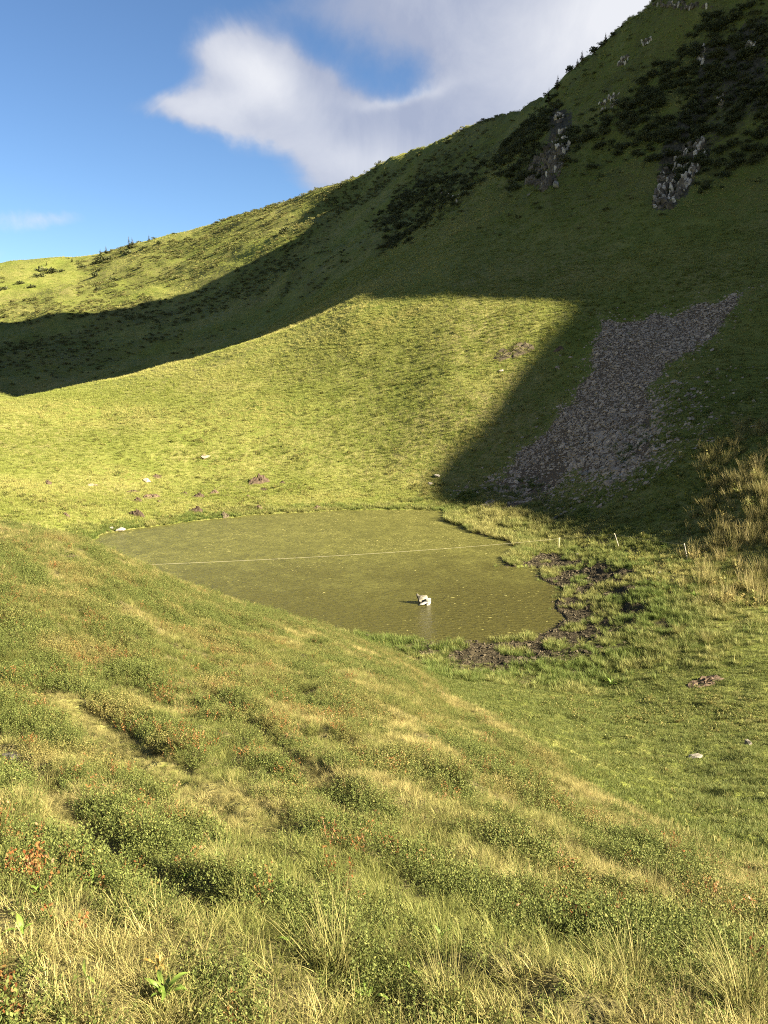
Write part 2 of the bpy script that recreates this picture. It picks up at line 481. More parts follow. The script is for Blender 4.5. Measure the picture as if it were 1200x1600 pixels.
def upper_shade(X, Y, Z):
    """shade of the high mountain put into the turf colour as dark heath"""
    return sstep(Z, 14, 34) * sstep(X, 0, 30) * (1 - sstep(np.degrees(np.arctan2(X, Y)), 27, 33)) * sstep(fbm(X / 11, Y / 11, 47, 4), .30, .60)

# ------------------------------------------------------------------ making objects
def tag(o, label=None, cat=None, group=None, kind=None):
    if label: o['label'] = label
    if cat: o['category'] = cat
    if group: o['group'] = group
    if kind: o['kind'] = kind
    return o


def mesh_from(name, V, Fc, mats, smooth=False, attrs=None, midx=None):
    """V (n,3); Fc list of arrays (m,k); one material or a list"""
    me = bpy.data.meshes.new(name)
    V = np.asarray(V, np.float32)
    me.vertices.add(len(V)); me.vertices.foreach_set('co', V.ravel())
    Fc = [np.asarray(f, np.int32) for f in Fc if len(f)]
    nl = sum(f.size for f in Fc); npol = sum(len(f) for f in Fc)
    me.loops.add(nl); me.polygons.add(npol)
    me.loops.foreach_set('vertex_index', np.concatenate([f.ravel() for f in Fc]))
    tot = np.concatenate([np.full(len(f), f.shape[1], np.int32) for f in Fc])
    me.polygons.foreach_set('loop_start', np.concatenate([[0], np.cumsum(tot)[:-1]]).astype(np.int32))
    me.update(calc_edges=True)
    me.validate()
    if smooth: me.polygons.foreach_set('use_smooth', np.ones(npol, bool))
    else: me.polygons.foreach_set('use_smooth', np.zeros(npol, bool))
    for m in (mats if isinstance(mats, (list, tuple)) else [mats]): me.materials.append(m)
    if midx is not None: me.polygons.foreach_set('material_index', np.asarray(midx, np.int32))
    for k, v in (attrs or {}).items():
        v = np.asarray(v, np.float32)
        if v.ndim == 1:
            at = me.attributes.new(k, 'FLOAT', 'POINT'); at.data.foreach_set('value', v)
        else:
            at = me.attributes.new(k, 'FLOAT_VECTOR', 'POINT'); at.data.foreach_set('vector', v.ravel())
    return me


def obj(name, me, parent=None, loc=None, rot=None, scale=None, link=True):
    o = bpy.data.objects.new(name, me)
    if link: COL.objects.link(o)
    if parent: o.parent = parent
    if loc is not None: o.location = loc
    if rot is not None: o.rotation_euler = rot
    if scale is not None: o.scale = scale if hasattr(scale, '__len__') else (scale,) * 3
    return o


def new_mat(name):
    m = bpy.data.materials.new(name); m.use_nodes = True
    t = NT(m.node_tree); t.n.clear()
    out = t.node('ShaderNodeOutputMaterial')
    return m, t, out


def principled(t, out, color, rough=0.8, spec=0.2, bump=None, bump_d=0.05, bump_s=0.6):
    p = t.node('ShaderNodeBsdfPrincipled')
    t.put(p.inputs['Base Color'], (*color, 1) if isinstance(color, tuple) and len(color) == 3 else color)
    t.put(p.inputs['Roughness'], rough); t.put(p.inputs['Specular IOR Level'], spec)
    if bump is not None:
        b = t.node('ShaderNodeBump'); b.inputs['Strength'].default_value = bump_s; b.inputs['Distance'].default_value = bump_d
        t.put(b.inputs['Height'], bump); t.l.new(b.outputs[0], p.inputs['Normal'])
    t.l.new(p.outputs[0], out.inputs['Surface'])
    return p

# ------------------------------------------------------------------ ground material
def ground_material():
    m, t, out = new_mat('ground')
    pos = t.node('ShaderNodeNewGeometry').outputs['Position']
    A = t.sep(t.attr('ma').outputs['Vector']); B = t.sep(t.attr('mb').outputs['Vector'])
    mud, scree, dry = A; heath, rock, under = B
    n_big = t.noise(pos, 0.05, 4); n_mid = t.noise(pos, 0.35, 5, 0.6); n_small = t.noise(pos, 2.2, 5, 0.65); n_fine = t.noise(pos, 9.0, 3, 0.6)
    green = t.mix(t.step(n_mid, 0.3, 0.7), (0.085, 0.105, 0.018), (0.135, 0.15, 0.032))
    straw = t.mix(t.step(n_small, 0.3, 0.7), (0.13, 0.11, 0.045), (0.23, 0.19, 0.08))
    col = t.mix(t.math('MULTIPLY', dry, t.step(t.math('ADD', n_small, t.math('MULTIPLY', n_mid, .6)), 0.55, 1.05)), green, straw)
    dark = t.mix(t.step(n_small, 0.35, 0.65), (0.030, 0.036, 0.011), (0.065, 0.068, 0.020))
    hf = t.math('MULTIPLY', heath, t.step(t.math('ADD', n_small, t.math('MULTIPLY', n_mid, 1.0)), 0.80, 1.15))
    col = t.mix(hf, col, dark)
    thatch = t.mix(n_fine, (0.050, 0.046, 0.020), (0.13, 0.108, 0.046))
    col = t.mix(under, col, thatch)
    mudc = t.mix(t.step(n_small, 0.35, 0.7), (0.026, 0.021, 0.012), (0.066, 0.053, 0.031))
    col = t.mix(t.step(t.math('ADD', mud, t.math('MULTIPLY', t.math('SUBTRACT', n_small, .5), 0.9)), 0.35, 0.65), col, mudc)
    stone = t.mix(t.step(n_fine, 0.3, 0.7), (0.06, 0.044, 0.028), (0.16, 0.115, 0.073))
    col = t.mix(t.step(t.math('ADD', scree, t.math('MULTIPLY', t.math('SUBTRACT', n_small, .5), 0.8)), 0.4, 0.6), col, stone)
    rk = t.mix(t.step(n_small, 0.3, 0.7), (0.022, 0.021, 0.013), (0.075, 0.066, 0.046))
    col = t.mix(t.step(t.math('ADD', rock, t.math('MULTIPLY', t.math('SUBTRACT', n_small, .5), 1.0)), 0.55, 0.75), col, rk)
    h = t.math('ADD', t.math('MULTIPLY', n_small, 0.7), t.math('MULTIPLY', n_fine, 0.3))
    principled(t, out, col, 0.9, 0.1, h, 0.35, 0.8)
    return m


def build_ground():
    azs = np.concatenate([np.arange(-180, -60, 3.0), np.arange(-60, -30, 0.6), np.arange(-30, 30, 0.14), np.arange(30, 90, 0.45), np.arange(90, 180, 3.0)])
    azs = np.radians(azs)
    rs = np.concatenate([np.exp(np.linspace(math.log(0.55), math.log(35), 230)), np.arange(35.25, 95, 0.30),
                         np.exp(np.linspace(math.log(95.3), math.log(480), 170)), np.exp(np.linspace(math.log(490), math.log(2500), 22))])
    Rg, Ag = np.meshgrid(rs, azs, indexing='ij')
    X = Rg * np.sin(Ag); Y = Rg * np.cos(Ag)
    Z = height(X, Y)
    n, m = X.shape
    V = np.stack([X, Y, Z], -1).reshape(-1, 3)
    i = np.arange(n - 1)[:, None]; j = np.arange(m)[None, :]; j2 = (j + 1) % m
    Fq = np.stack([i * m + j, i * m + j2, (i + 1) * m + j2, (i + 1) * m + j], -1).reshape(-1, 4)[:, ::-1]
    V = np.vstack([V, [[0, 0, -1.6]]]); c = len(V) - 1
    jj = np.arange(m); Ft = np.stack([np.full(m, c), (jj + 1) % m, jj], -1)[:, ::-1]
    x, y = V[:, 0], V[:, 1]
    ma, mb = masks(x, y, V[:, 2])
    me = mesh_from('ground', V, [Fq, Ft], ground_material(), True, {'ma': ma, 'mb': mb})
    o = obj('ground', me)
    tag(o, 'grassy slopes of a mountain hollow round a pond', kind='structure')
    return o


def masks(x, y, z):
    r = np.hypot(x, y)
    mud = (1 - sstep(mud_d(x, y), -1.2, 1.0)) * .8
    mud = np.maximum(mud, 1 - sstep(pond_d(x, y), -.6, 0.15))
    wet = np.where(x > 2, sstep(pond_d(x, y), 11, 4), 0) * (r < 75) * (pond_d(x, y) < 9.9)
    mud = np.maximum(mud, wet * .85 * sstep(fbm(x / 1.3, y / 1.3, 65, 3), .56, .42))
    scree = 1 - sstep(scree_d(x, y), -1.5, 1.5)
    dry = np.clip(fbm(x / 14, y / 14, 41, 4) * 1.5 - .35, 0, 1) * np.where(r > 60, 1, .8)
    heath = np.maximum(np.maximum(heath_mask(x, y, z), pine_mask(x, y)), .75 * upper_shade(x, y, z))  # besides heath and pine, the upper slope's shade is darkened into the ground colour
    rock = rock_mask(x, y) if 'rock_mask' in globals() else np.zeros_like(x)
    trk = (1 - sstep(track_d(x, y), .12, .32)) * (r < 45)
    under = sstep(fg_edge(x, y), -1.5, 1.0) * (1 - trk)
    dry = np.maximum(dry, trk)
    return np.stack([mud, scree, dry], -1), np.stack([heath, rock, under], -1)

ground = build_ground()
# ------------------------------------------------------------------ the pond
def water_material():
    m, t, out = new_mat('pond_water')
    pos = t.node('ShaderNodeNewGeometry').outputs['Position']
    y = t.sep(pos)[1]; x = t.sep(pos)[0]
    n1 = t.noise(pos, 0.16, 5, 0.6); n2 = t.noise(pos, 0.9, 6, 0.65)
    # the film of weed lies towards the far shore, open brown water towards the near right end
    f = t.math('ADD', t.math('MULTIPLY', t.math('SUBTRACT', y, 56.0), 0.055), t.math('MULTIPLY', x, -0.012))
    f = t.math('ADD', f, t.math('MULTIPLY', t.math('SUBTRACT', n1, 0.5), 1.5)); f = t.math('ADD', f, t.math('MULTIPLY', t.math('SUBTRACT', n2, 0.5), 0.8))
    film = t.step(f, -0.5, 0.7)
    weed = t.mix(t.step(n2, 0.35, 0.7), (0.076, 0.074, 0.019), (0.112, 0.108, 0.029))
    col = t.mix(film, (0.056, 0.051, 0.013), weed)
    mp = t.node('ShaderNodeMapping'); mp.inputs['Scale'].default_value = (0.8, 2.4, 1); t.l.new(pos, mp.inputs[0])
    wv = t.noise(mp.outputs[0], 2.2, 4, 0.6, 0.4)
    principled(t, out, col, t.math('MULTIPLY_ADD', film, 0.16, 0.20), t.math('MULTIPLY_ADD', film, -0.22, 0.42), wv, 0.22, 0.8)
    return m

P2 = POND_R + (POND_R - POND_R.mean(0)) * 0.03
me = mesh_from('pond', np.c_[P2, np.full(len(P2), ZW)], [np.arange(len(P2))[::-1][None, :]], water_material())
tag(obj('pond', me), 'shallow olive green pond in the hollow', kind='structure')

# ------------------------------------------------------------------ plants: materials and prototypes
def leaf_material(name, cols, transl=0.35, rough=0.6, spec=0.15):
    """cols: root, tip, dry; instance attribute tint (0..1) and per-blade rnd steer between them"""
    m, t, out = new_mat(name)
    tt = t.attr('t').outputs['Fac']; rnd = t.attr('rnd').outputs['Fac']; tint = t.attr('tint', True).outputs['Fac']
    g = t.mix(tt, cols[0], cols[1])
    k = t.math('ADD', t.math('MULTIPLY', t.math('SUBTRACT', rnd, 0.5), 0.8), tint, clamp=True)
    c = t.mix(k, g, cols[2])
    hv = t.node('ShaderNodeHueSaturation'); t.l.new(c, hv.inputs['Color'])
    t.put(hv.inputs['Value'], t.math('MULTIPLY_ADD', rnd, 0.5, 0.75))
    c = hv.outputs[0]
    p = t.node('ShaderNodeBsdfPrincipled'); t.l.new(c, p.inputs['Base Color'])
    p.inputs['Roughness'].default_value = rough; p.inputs['Specular IOR Level'].default_value = spec
    tr = t.node('ShaderNodeBsdfTranslucent'); t.l.new(c, tr.inputs['Color'])
    mx = t.node('ShaderNodeMixShader'); mx.inputs[0].default_value = transl
    t.l.new(p.outputs[0], mx.inputs[1]); t.l.new(tr.outputs[0], mx.inputs[2]); t.l.new(mx.outputs[0], out.inputs['Surface'])
    return m

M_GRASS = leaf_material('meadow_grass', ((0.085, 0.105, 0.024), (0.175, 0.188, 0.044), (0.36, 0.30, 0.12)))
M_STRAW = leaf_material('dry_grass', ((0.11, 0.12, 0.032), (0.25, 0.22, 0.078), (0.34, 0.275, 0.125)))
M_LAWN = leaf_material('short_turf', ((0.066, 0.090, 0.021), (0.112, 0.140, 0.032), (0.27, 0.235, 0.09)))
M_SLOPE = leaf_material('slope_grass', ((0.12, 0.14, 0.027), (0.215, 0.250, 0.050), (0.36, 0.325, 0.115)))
M_BILB = leaf_material('bilberry_leaf', ((0.055, 0.073, 0.018), (0.125, 0.148, 0.038), (0.23, 0.185, 0.065)), 0.3, 0.65, 0.12)
M_RED = leaf_material('red_bilberry_leaf', ((0.17, 0.065, 0.020), (0.26, 0.085, 0.025), (0.21, 0.125, 0.045)), 0.3, 0.5, 0.25)
M_HEATH = leaf_material('heath_leaf', ((0.040, 0.048, 0.014), (0.075, 0.085, 0.022), (0.13, 0.11, 0.04)), 0.2)
M_PINE = leaf_material('dwarf_pine_needles', ((0.030, 0.036, 0.013), (0.052, 0.060, 0.022), (0.085, 0.080, 0.032)), 0.1)
M_MARSH = leaf_material('marsh_grass', ((0.05, 0.085, 0.018), (0.12, 0.165, 0.032), (0.26, 0.24, 0.085)))
M_BROAD = leaf_material('broad_leaf', ((0.10, 0.16, 0.026), (0.16, 0.22, 0.04), (0.30, 0.27, 0.08)), 0.35, 0.5, 0.2)


def blades(n, L, w, spread, lean=0.5, droop=0.6, seg=2, seed=0, lean_dir=None):
    g = np.random.default_rng(seed)
    V = []; F = []; T = []; RN = []
    for k in range(n):
        a = g.uniform(0, 2 * np.pi); rr = spread * math.sqrt(g.uniform())
        bx, by = rr * math.cos(a), rr * math.sin(a)
        da = a + g.normal(0, 0.9); ln = abs(g.normal(0, lean)) * 0.7 + lean * .3 * rr / max(spread, 1e-6)
        l = L * g.uniform(0.5, 1.15); wd = w * g.uniform(.7, 1.2)
        ox, oy = math.cos(da), math.sin(da)
        sx, sy = -oy, ox
        tw = g.normal(0, .5); sx, sy = sx * math.cos(tw) + ox * math.sin(tw), sy * math.cos(tw) + oy * math.sin(tw)
        th = ln; x, y, z = bx, by, -0.015
        rn = g.uniform(); i0 = len(V)
        for s in range(seg + 1):
            f = s / seg
            ww = wd * (1 - f ** 1.6) * .5
            if s < seg:
                V += [(x - sx * ww, y - sy * ww, z), (x + sx * ww, y + sy * ww, z)]; T += [f, f]; RN += [rn, rn]
            else:
                V.append((x, y, z)); T.append(1); RN.append(rn)
            st = l / seg
            x += ox * math.sin(th) * st; y += oy * math.sin(th) * st; z += math.cos(th) * st
            th += droop * g.uniform(.4, 1.3) / seg
        for s in range(seg - 1): F.append((i0 + 2 * s, i0 + 2 * s + 1, i0 + 2 * s + 3, i0 + 2 * s + 2))
        e = i0 + 2 * (seg - 1); F.append((e, e + 1, e + 2, e + 2))
    return V, F, T, RN


def pack(name, V, F, T, RN, mat):
    q = [f for f in F if len(set(f)) == 4]; tr = [f[:3] for f in F if len(set(f)) == 3]
    return mesh_from(name, V, [np.array(q, int).reshape(-1, 4), np.array(tr, int).reshape(-1, 3)], mat, False, {'t': T, 'rnd': RN})


def leaf_quads(C, D, U, ln, wd, rn, t):
    """diamond leaves at C pointing along D, lying across U"""
    V = []; F = []; T = []; RN = []
    for c, d, u, l, w, r_, tt in zip(C, D, U, ln, wd, rn, t):
        i = len(V); V += [c, c + d * l * .5 + u * w * .5, c + d * l, c + d * l * .5 - u * w * .5]
        F.append((i, i + 1, i + 2, i + 3)); T += [tt] * 4; RN += [r_] * 4
    return V, F, T, RN


def sprig(nst, nleaf, h, spread, ll, seed):
    g = np.random.default_rng(seed); C = []; D = []; U = []; ln = []; wd = []; rn = []; tt = []
    sV = []; sF = []; sT = []; sR = []
    for s in range(nst):
        a = g.uniform(0, 6.283); rr = spread * math.sqrt(g.uniform())
        b = np.array([rr * math.cos(a), rr * math.sin(a), -.02]); hh = h * g.uniform(.55, 1.1)
        top = b + np.array([math.cos(a) * hh * .3 + g.normal(0, .15 * hh), math.sin(a) * hh * .3 + g.normal(0, .15 * hh), hh])
        i = len(sV); wv = np.array([.002, .001, 0]); sV += [b - wv, b + wv, top + wv * .5, top - wv * .5]; sF.append((i, i + 1, i + 2, i + 3)); sT += [0] * 4; sR += [.2] * 4
        r0 = g.uniform(-.25, .25)
        for k in range(nleaf):
            f = .25 + .78 * (k + g.uniform()) / nleaf
            p = b + (top - b) * min(f, 1) + g.normal(0, .012, 3)
            aa = g.uniform(0, 6.283); up = g.uniform(0.1, 1.7)
            d = np.array([math.cos(aa), math.sin(aa), up]); d /= np.linalg.norm(d)
            u = np.cross(d, [0, 0, 1.0]) + g.normal(0, .35, 3); u /= np.linalg.norm(u)
            C.append(p); D.append(d); U.append(u); l = ll * g.uniform(.7, 1.25); ln.append(l); wd.append(l * .62)
            rn.append(np.clip(.45 + r0 + g.normal(0, .22), 0, 1)); tt.append(min(f, 1))
    V, F, T, RN = leaf_quads(C, D, U, ln, wd, rn, tt)
    o = len(V); V = V + sV; F = F + [tuple(i + o for i in f) for f in sF]; T += sT; RN += sR
    return V, F, T, RN


def bush(n, rx, rz, ll, seed, lumps=5):
    g = np.random.default_rng(seed)
    cs = [np.array([g.normal(0, rx * .45), g.normal(0, rx * .45), rz * g.uniform(.25, .6)]) for _ in range(lumps)]
    C = []; D = []; U = []; ln = []; wd = []; rn = []; tt = []
    for k in range(n):
        c = cs[k % lumps]; d = g.normal(0, 1, 3); d /= np.linalg.norm(d)
        if d[2] < -.3: d[2] *= -.5
        p = c + d * np.array([rx * .55, rx * .55, rz * .5]) * g.uniform(.55, 1.05)
        p[2] = max(p[2], .02)
        d2 = d + g.normal(0, .5, 3) + np.array([0, 0, .35]); d2 /= np.linalg.norm(d2)
        u = np.cross(d2, g.normal(0, 1, 3)); u /= np.linalg.norm(u)
        C.append(p); D.append(d2); U.append(u); l = ll * g.uniform(.6, 1.3); ln.append(l); wd.append(l * .55); rn.append(g.uniform()); tt.append(np.clip(p[2] / (rz * 1.2), 0, 1))
    return leaf_quads(C, D, U, ln, wd, rn, tt)


def proto_collection(name, meshes):
    c = bpy.data.collections.new(name)
    for i, me in enumerate(meshes):
        o = bpy.data.objects.new('%s_source_%02d' % (name, i), me); c.objects.link(o)
    return c


def scatter(name, label, coll, n_var, X, Y, Z, scale, tint, rot=None, kind='stuff'):
    n = len(X)
    me = bpy.data.meshes.new(name)
    me.vertices.add(n); me.vertices.foreach_set('co', np.stack([X, Y, Z], -1).astype(np.float32).ravel())
    if rot is None:
        rot = np.stack([rng.normal(0, .10, n), rng.normal(0, .10, n), rng.uniform(0, 6.283, n)], -1)
    for k, ty, v in (('scl', 'FLOAT', scale), ('tint', 'FLOAT', tint), ('var', 'INT', rng.integers(0, n_var, n))):
        at = me.attributes.new(k, ty, 'POINT'); at.data.foreach_set('value', np.asarray(v, np.int32 if ty == 'INT' else np.float32))
    at = me.attributes.new('rot', 'FLOAT_VECTOR', 'POINT'); at.data.foreach_set('vector', rot.astype(np.float32).ravel())
    o = obj(name, me)
    ng = bpy.data.node_groups.new(name, 'GeometryNodeTree')
    ng.interface.new_socket('Geometry', in_out='INPUT', socket_type='NodeSocketGeometry')
    ng.interface.new_socket('Geometry', in_out='OUTPUT', socket_type='NodeSocketGeometry')
    N = ng.nodes; Lk = ng.links
    gi = N.new('NodeGroupInput'); go = N.new('NodeGroupOutput'); ip = N.new('GeometryNodeInstanceOnPoints')
    ci = N.new('GeometryNodeCollectionInfo'); ci.inputs['Collection'].default_value = coll
    ci.inputs['Separate Children'].default_value = True; ci.inputs['Reset Children'].default_value = True

    def na(nm, ty):
        a = N.new('GeometryNodeInputNamedAttribute'); a.data_type = ty; a.inputs['Name'].default_value = nm; return a.outputs[0]
    e2r = N.new('FunctionNodeEulerToRotation')
    Lk.new(na('rot', 'FLOAT_VECTOR'), e2r.inputs[0])
    Lk.new(gi.outputs[0], ip.inputs['Points']); Lk.new(ci.outputs[0], ip.inputs['Instance'])
    ip.inputs['Pick Instance'].default_value = True
    Lk.new(na('var', 'INT'), ip.inputs['Instance Index']); Lk.new(e2r.outputs[0], ip.inputs['Rotation']); Lk.new(na('scl', 'FLOAT'), ip.inputs['Scale'])
    Lk.new(ip.outputs[0], go.inputs[0])
    md = o.modifiers.new('scatter', 'NODES'); md.node_group = ng
    tag(o, label, kind=kind)
    return o


def candidates(r0, r1, dens, az0=-33, az1=33, seed=0):
    """random ground points, dens per square metre (a number or function of r)"""
    g = np.random.default_rng(seed)
    span = R(az1 - az0)
    if callable(dens):
        rr = np.linspace(r0, r1, 400); w = rr * dens(rr); cum = np.concatenate([[0], np.cumsum((w[1:] + w[:-1]) / 2 * np.diff(rr))])
        n = int(cum[-1] * span); r = np.interp(g.uniform(0, cum[-1], n), cum, rr)
    else:
        n = int(span * (r1 ** 2 - r0 ** 2) / 2 * dens); r = np.sqrt(g.uniform(r0 ** 2, r1 ** 2, n))
    a = R(az0) + g.uniform(0, 1, n) * span
    return r * np.sin(a), r * np.cos(a), g


def normals(X, Y, e=0.15):
    gx = (height(X + e, Y) - height(X - e, Y)) / (2 * e); gy = (height(X, Y + e) - height(X, Y - e)) / (2 * e)
    n = np.stack([-gx, -gy, np.ones_like(gx)], -1)
    return n / np.linalg.norm(n, axis=1, keepdims=True)


def rot_to(nrm, spin):
    """euler angles that lay an object's z on nrm with a random spin"""
    out = np.zeros_like(nrm)
    for i, (n, s) in enumerate(zip(nrm, spin)):
        q = Vector((0, 0, 1)).rotation_difference(Vector(n)).to_matrix() @ Matrix.Rotation(s, 3, 'Z')
        out[i] = q.to_euler()
    return out


def clear_of_things(X, Y, keep=()):
    ok = np.ones(len(X), bool)
    for (x, y, rad) in keep: ok &= (X - x) ** 2 + (Y - y) ** 2 > rad * rad
    return ok

FEATURES = []        # (x, y, radius) kept free of grass

# ---- prototypes
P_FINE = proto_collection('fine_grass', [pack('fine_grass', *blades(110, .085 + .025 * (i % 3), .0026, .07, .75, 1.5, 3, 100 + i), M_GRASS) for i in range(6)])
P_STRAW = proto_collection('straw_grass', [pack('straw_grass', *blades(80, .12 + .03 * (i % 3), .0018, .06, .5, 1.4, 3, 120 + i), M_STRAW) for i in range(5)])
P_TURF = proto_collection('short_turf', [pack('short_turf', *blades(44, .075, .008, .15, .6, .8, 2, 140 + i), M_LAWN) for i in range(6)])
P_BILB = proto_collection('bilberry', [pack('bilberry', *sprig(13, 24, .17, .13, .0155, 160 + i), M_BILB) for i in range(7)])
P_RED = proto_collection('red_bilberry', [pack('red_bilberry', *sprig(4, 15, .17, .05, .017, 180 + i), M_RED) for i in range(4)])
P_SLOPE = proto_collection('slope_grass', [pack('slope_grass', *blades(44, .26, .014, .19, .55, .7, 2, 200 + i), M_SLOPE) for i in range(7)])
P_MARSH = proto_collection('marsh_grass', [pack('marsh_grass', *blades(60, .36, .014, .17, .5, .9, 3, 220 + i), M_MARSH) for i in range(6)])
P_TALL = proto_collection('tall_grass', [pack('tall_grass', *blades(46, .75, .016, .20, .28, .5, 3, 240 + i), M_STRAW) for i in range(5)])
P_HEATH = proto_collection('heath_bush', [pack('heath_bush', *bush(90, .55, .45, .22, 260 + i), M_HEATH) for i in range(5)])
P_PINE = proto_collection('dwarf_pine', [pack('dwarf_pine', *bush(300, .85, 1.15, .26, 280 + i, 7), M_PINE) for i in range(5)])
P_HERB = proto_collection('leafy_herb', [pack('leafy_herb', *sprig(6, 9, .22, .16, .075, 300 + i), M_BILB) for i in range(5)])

# ------------------------------------------------------------------ sowing the plants
def sow():
    # --- foreground slope: bilberry, fine grass, straw tussocks
    X, Y, g = candidates(1.2, 38, lambda r: np.where(r < 6, 250, np.where(r < 12, 180, np.where(r < 20, 120, 80))), -48, 62, seed=11)
    e = fg_edge(X, Y); a, b = along(X, Y)
    p = fbm(a / 1.15, b / .52, 51, 4) + (fbm(X / 6, Y / 6, 52, 2) - .5) * .4
    td = track_d(X, Y)
    p = p + .14 * np.exp(-((td - .55) / .22) ** 2)
    ok = (e > -.2 - .8 * g.uniform(size=len(X))) & (td > .30) & (p + g.normal(0, .03, len(X)) > .34) & (pond_d(X, Y) > 2)
    ok &= g.uniform(size=len(X)) < np.clip((p - .33) * 6.5, .25, .95) * np.clip(.35 + e * .12, .12, 1)
    x, y = X[ok], Y[ok]
    yl = fbm(x / 1.1, y / 1.1, 53, 3)
    sc = g.uniform(.7, 1.2, len(x)) * (0.65 + 1.1 * np.clip(p[ok] - .46, 0, .35))* np.where(np.hypot(x, y) < 4, .85, 1)
    scatter('bilberry_shrubs', 'low bilberry shrubs in patches over the foreground slope', P_BILB, 7, x, y, height(x, y) - .01, sc * .98 * (1 + .15 * sstep(np.hypot(x, y), 8, 20)), np.clip((yl - .45) * 2.2 + g.normal(0, .12, len(x)), 0, .8))
    red = g.uniform(size=len(x)) < .24 * sstep(fbm(x / .7, y / .7, 57, 3), .48, .66) + .012
    xr, yr = x[red] + g.normal(0, .05, red.sum()), y[red] + g.normal(0, .05, red.sum())
    scatter('red_bilberry_sprigs', 'sprigs of rust red bilberry leaves among the green shrubs', P_RED, 4, xr, yr, height(xr, yr), g.uniform(.6, 1.1, len(xr)), np.clip(g.beta(1.6, .8, len(xr)), 0, 1))

    X, Y, g = candidates(0.5, 42, lambda r: np.where(r < 6, 230, np.where(r < 12, 170, np.where(r < 20, 120, 85))), -48, 62, seed=12)
    e = fg_edge(X, Y); a, b = along(X, Y)
    p = fbm(a / 1.15, b / .52, 51, 4) + (fbm(X / 6, Y / 6, 52, 2) - .5) * .4
    td = track_d(X, Y)
    p = p + .14 * np.exp(-((td - .55) / .22) ** 2)
    ok = (e > -1.2 * g.uniform(size=len(X)) - .3) & (pond_d(X, Y) > 1.5) & (mud_d(X, Y) > -.3)
    ok &= g.uniform(size=len(X)) < np.where(td < .3, .9, np.maximum(np.clip(1.1 - 5 * np.clip(p - .42, 0, 1), .40, 1) * sstep(fbm(X / .22, Y / .22, 58, 2), .20, .46), .34))
    x, y = X[ok], Y[ok]; p = p[ok]; td = td[ok]
    dry = fbm(x / 1.6, y / 1.6, 55, 4)
    edge = np.exp(-np.abs(e[ok]) / 2.2)
    tint = np.clip((dry - .37) * 2.2 + .25 * (td < .35) + .5 * edge + g.normal(0, .12, len(x)), 0, 1)
    sc = np.where(td < .3, .55, 1) * g.uniform(.40, 1.10, len(x)) * np.where(np.hypot(x, y) > 12, 1.3, 1)
    scatter('meadow_grass', 'fine tufted meadow grass covering the foreground slope', P_FINE, 6, x, y, height(x, y), sc, tint)
    st = (g.uniform(size=len(x)) < np.clip((dry - .50) * 1.2, 0.01, .15) * np.where(p > .45, .6, 1) + .22 * edge) & (td > .2)
    xs, ys = x[st] + g.normal(0, .06, st.sum()), y[st] + g.normal(0, .06, st.sum())
    scatter('straw_grass', 'pale dry grass tufts standing among the green grass', P_STRAW, 5, xs, ys, height(xs, ys), g.uniform(.45, 1.0, len(xs)), np.clip(g.normal(.35, .25, len(xs)), 0, 1))

    X, Y, g = candidates(1.5, 34, lambda r: np.where(r < 10, 420, 160), -33, 33, seed=23)
    k = (track_d(X, Y) < .24 + g.normal(0, .08, len(X))) & (fg_edge(X, Y) > 0)
    x, y = X[k], Y[k]
    scatter('track_grass', 'flattened dry grass along the narrow trodden tracks', P_STRAW, 5, x, y, height(x, y) - .01, g.uniform(.28, .6, len(x)), np.clip(g.normal(.12, .25, len(x)), 0, 1), np.stack([g.normal(0, .5, len(x)), g.normal(0, .5, len(x)), g.uniform(0, 6.28, len(x))], -1))

    # --- short turf below the shrubs
    X, Y, g = candidates(6, 52, 62, -33, 50, seed=13)
    e = fg_edge(X, Y); d = pond_d(X, Y); md = mud_d(X, Y)
    ok = (e < .8 * g.uniform(size=len(X))) & (d > .4) & (md > -.6 + g.normal(0, .5, len(X)))
    ok &= g.uniform(size=len(X)) < 1 - .55 * sstep(np.hypot(X, Y), 38, 52)
    x, y = X[ok], Y[ok]; e = e[ok]
    dry = fbm(x / 5, y / 5, 61, 4) + (fbm(x / .5, y / .5, 62, 2) - .5) * .35
    tint = np.clip((dry - .50) * 1.8 + .45 * np.exp(e / 1.0) + g.normal(0, .1, len(x)), 0, .95)
    scatter('short_turf', 'short grazed turf on the slope below the shrubs', P_TURF, 6, x, y, height(x, y), g.uniform(.7, 1.35, len(x)), tint)
    k = g.uniform(size=len(x)) < .03 + .10 * sstep(fbm(x / 2.5, y / 2.5, 63, 3), .55, .7)
    xs, ys = x[k], y[k]
    scatter('turf_tufts', 'taller grass tufts scattered over the short turf', P_FINE, 6, xs, ys, height(xs, ys), g.uniform(.7, 1.4, len(xs)), np.clip(tint[k] + g.normal(.1, .2, len(xs)), 0, 1))

    k = g.uniform(size=len(x)) < .006 + .16 * np.exp(-((x - 11.5) ** 2 / 14 + (y - 29) ** 2 / 9))
    scatter('turf_herbs', 'small leafy herbs growing in the grazed turf', P_HERB, 5, x[k], y[k], height(x[k], y[k]) - .02, g.uniform(.4, .9, k.sum()), g.uniform(0, .7, k.sum()))

    # --- marsh and shore
    X, Y, g = candidates(34, 86, 16, -30, 34, seed=14)
    d = pond_d(X, Y); md = mud_d(X, Y); r = np.hypot(X, Y)
    n = fbm(X / 1.3, Y / 1.3, 65, 3)
    wet = np.where(X > 2, sstep(d, 12, 5), sstep(d, 3.2, 1.6))
    dens = wet * np.where(md < .3, sstep(n, .48, .56) * .75, sstep(n, .36, .5))
    dens = np.where((d < 0), sstep(d, -.8, 0) * sstep(n, .5, .6) * .8 * (X > -8) * (r < 60), dens)
    dens = np.where((d > 0) & (d < 1.6) & (md > .5), np.maximum(dens, .8), dens)
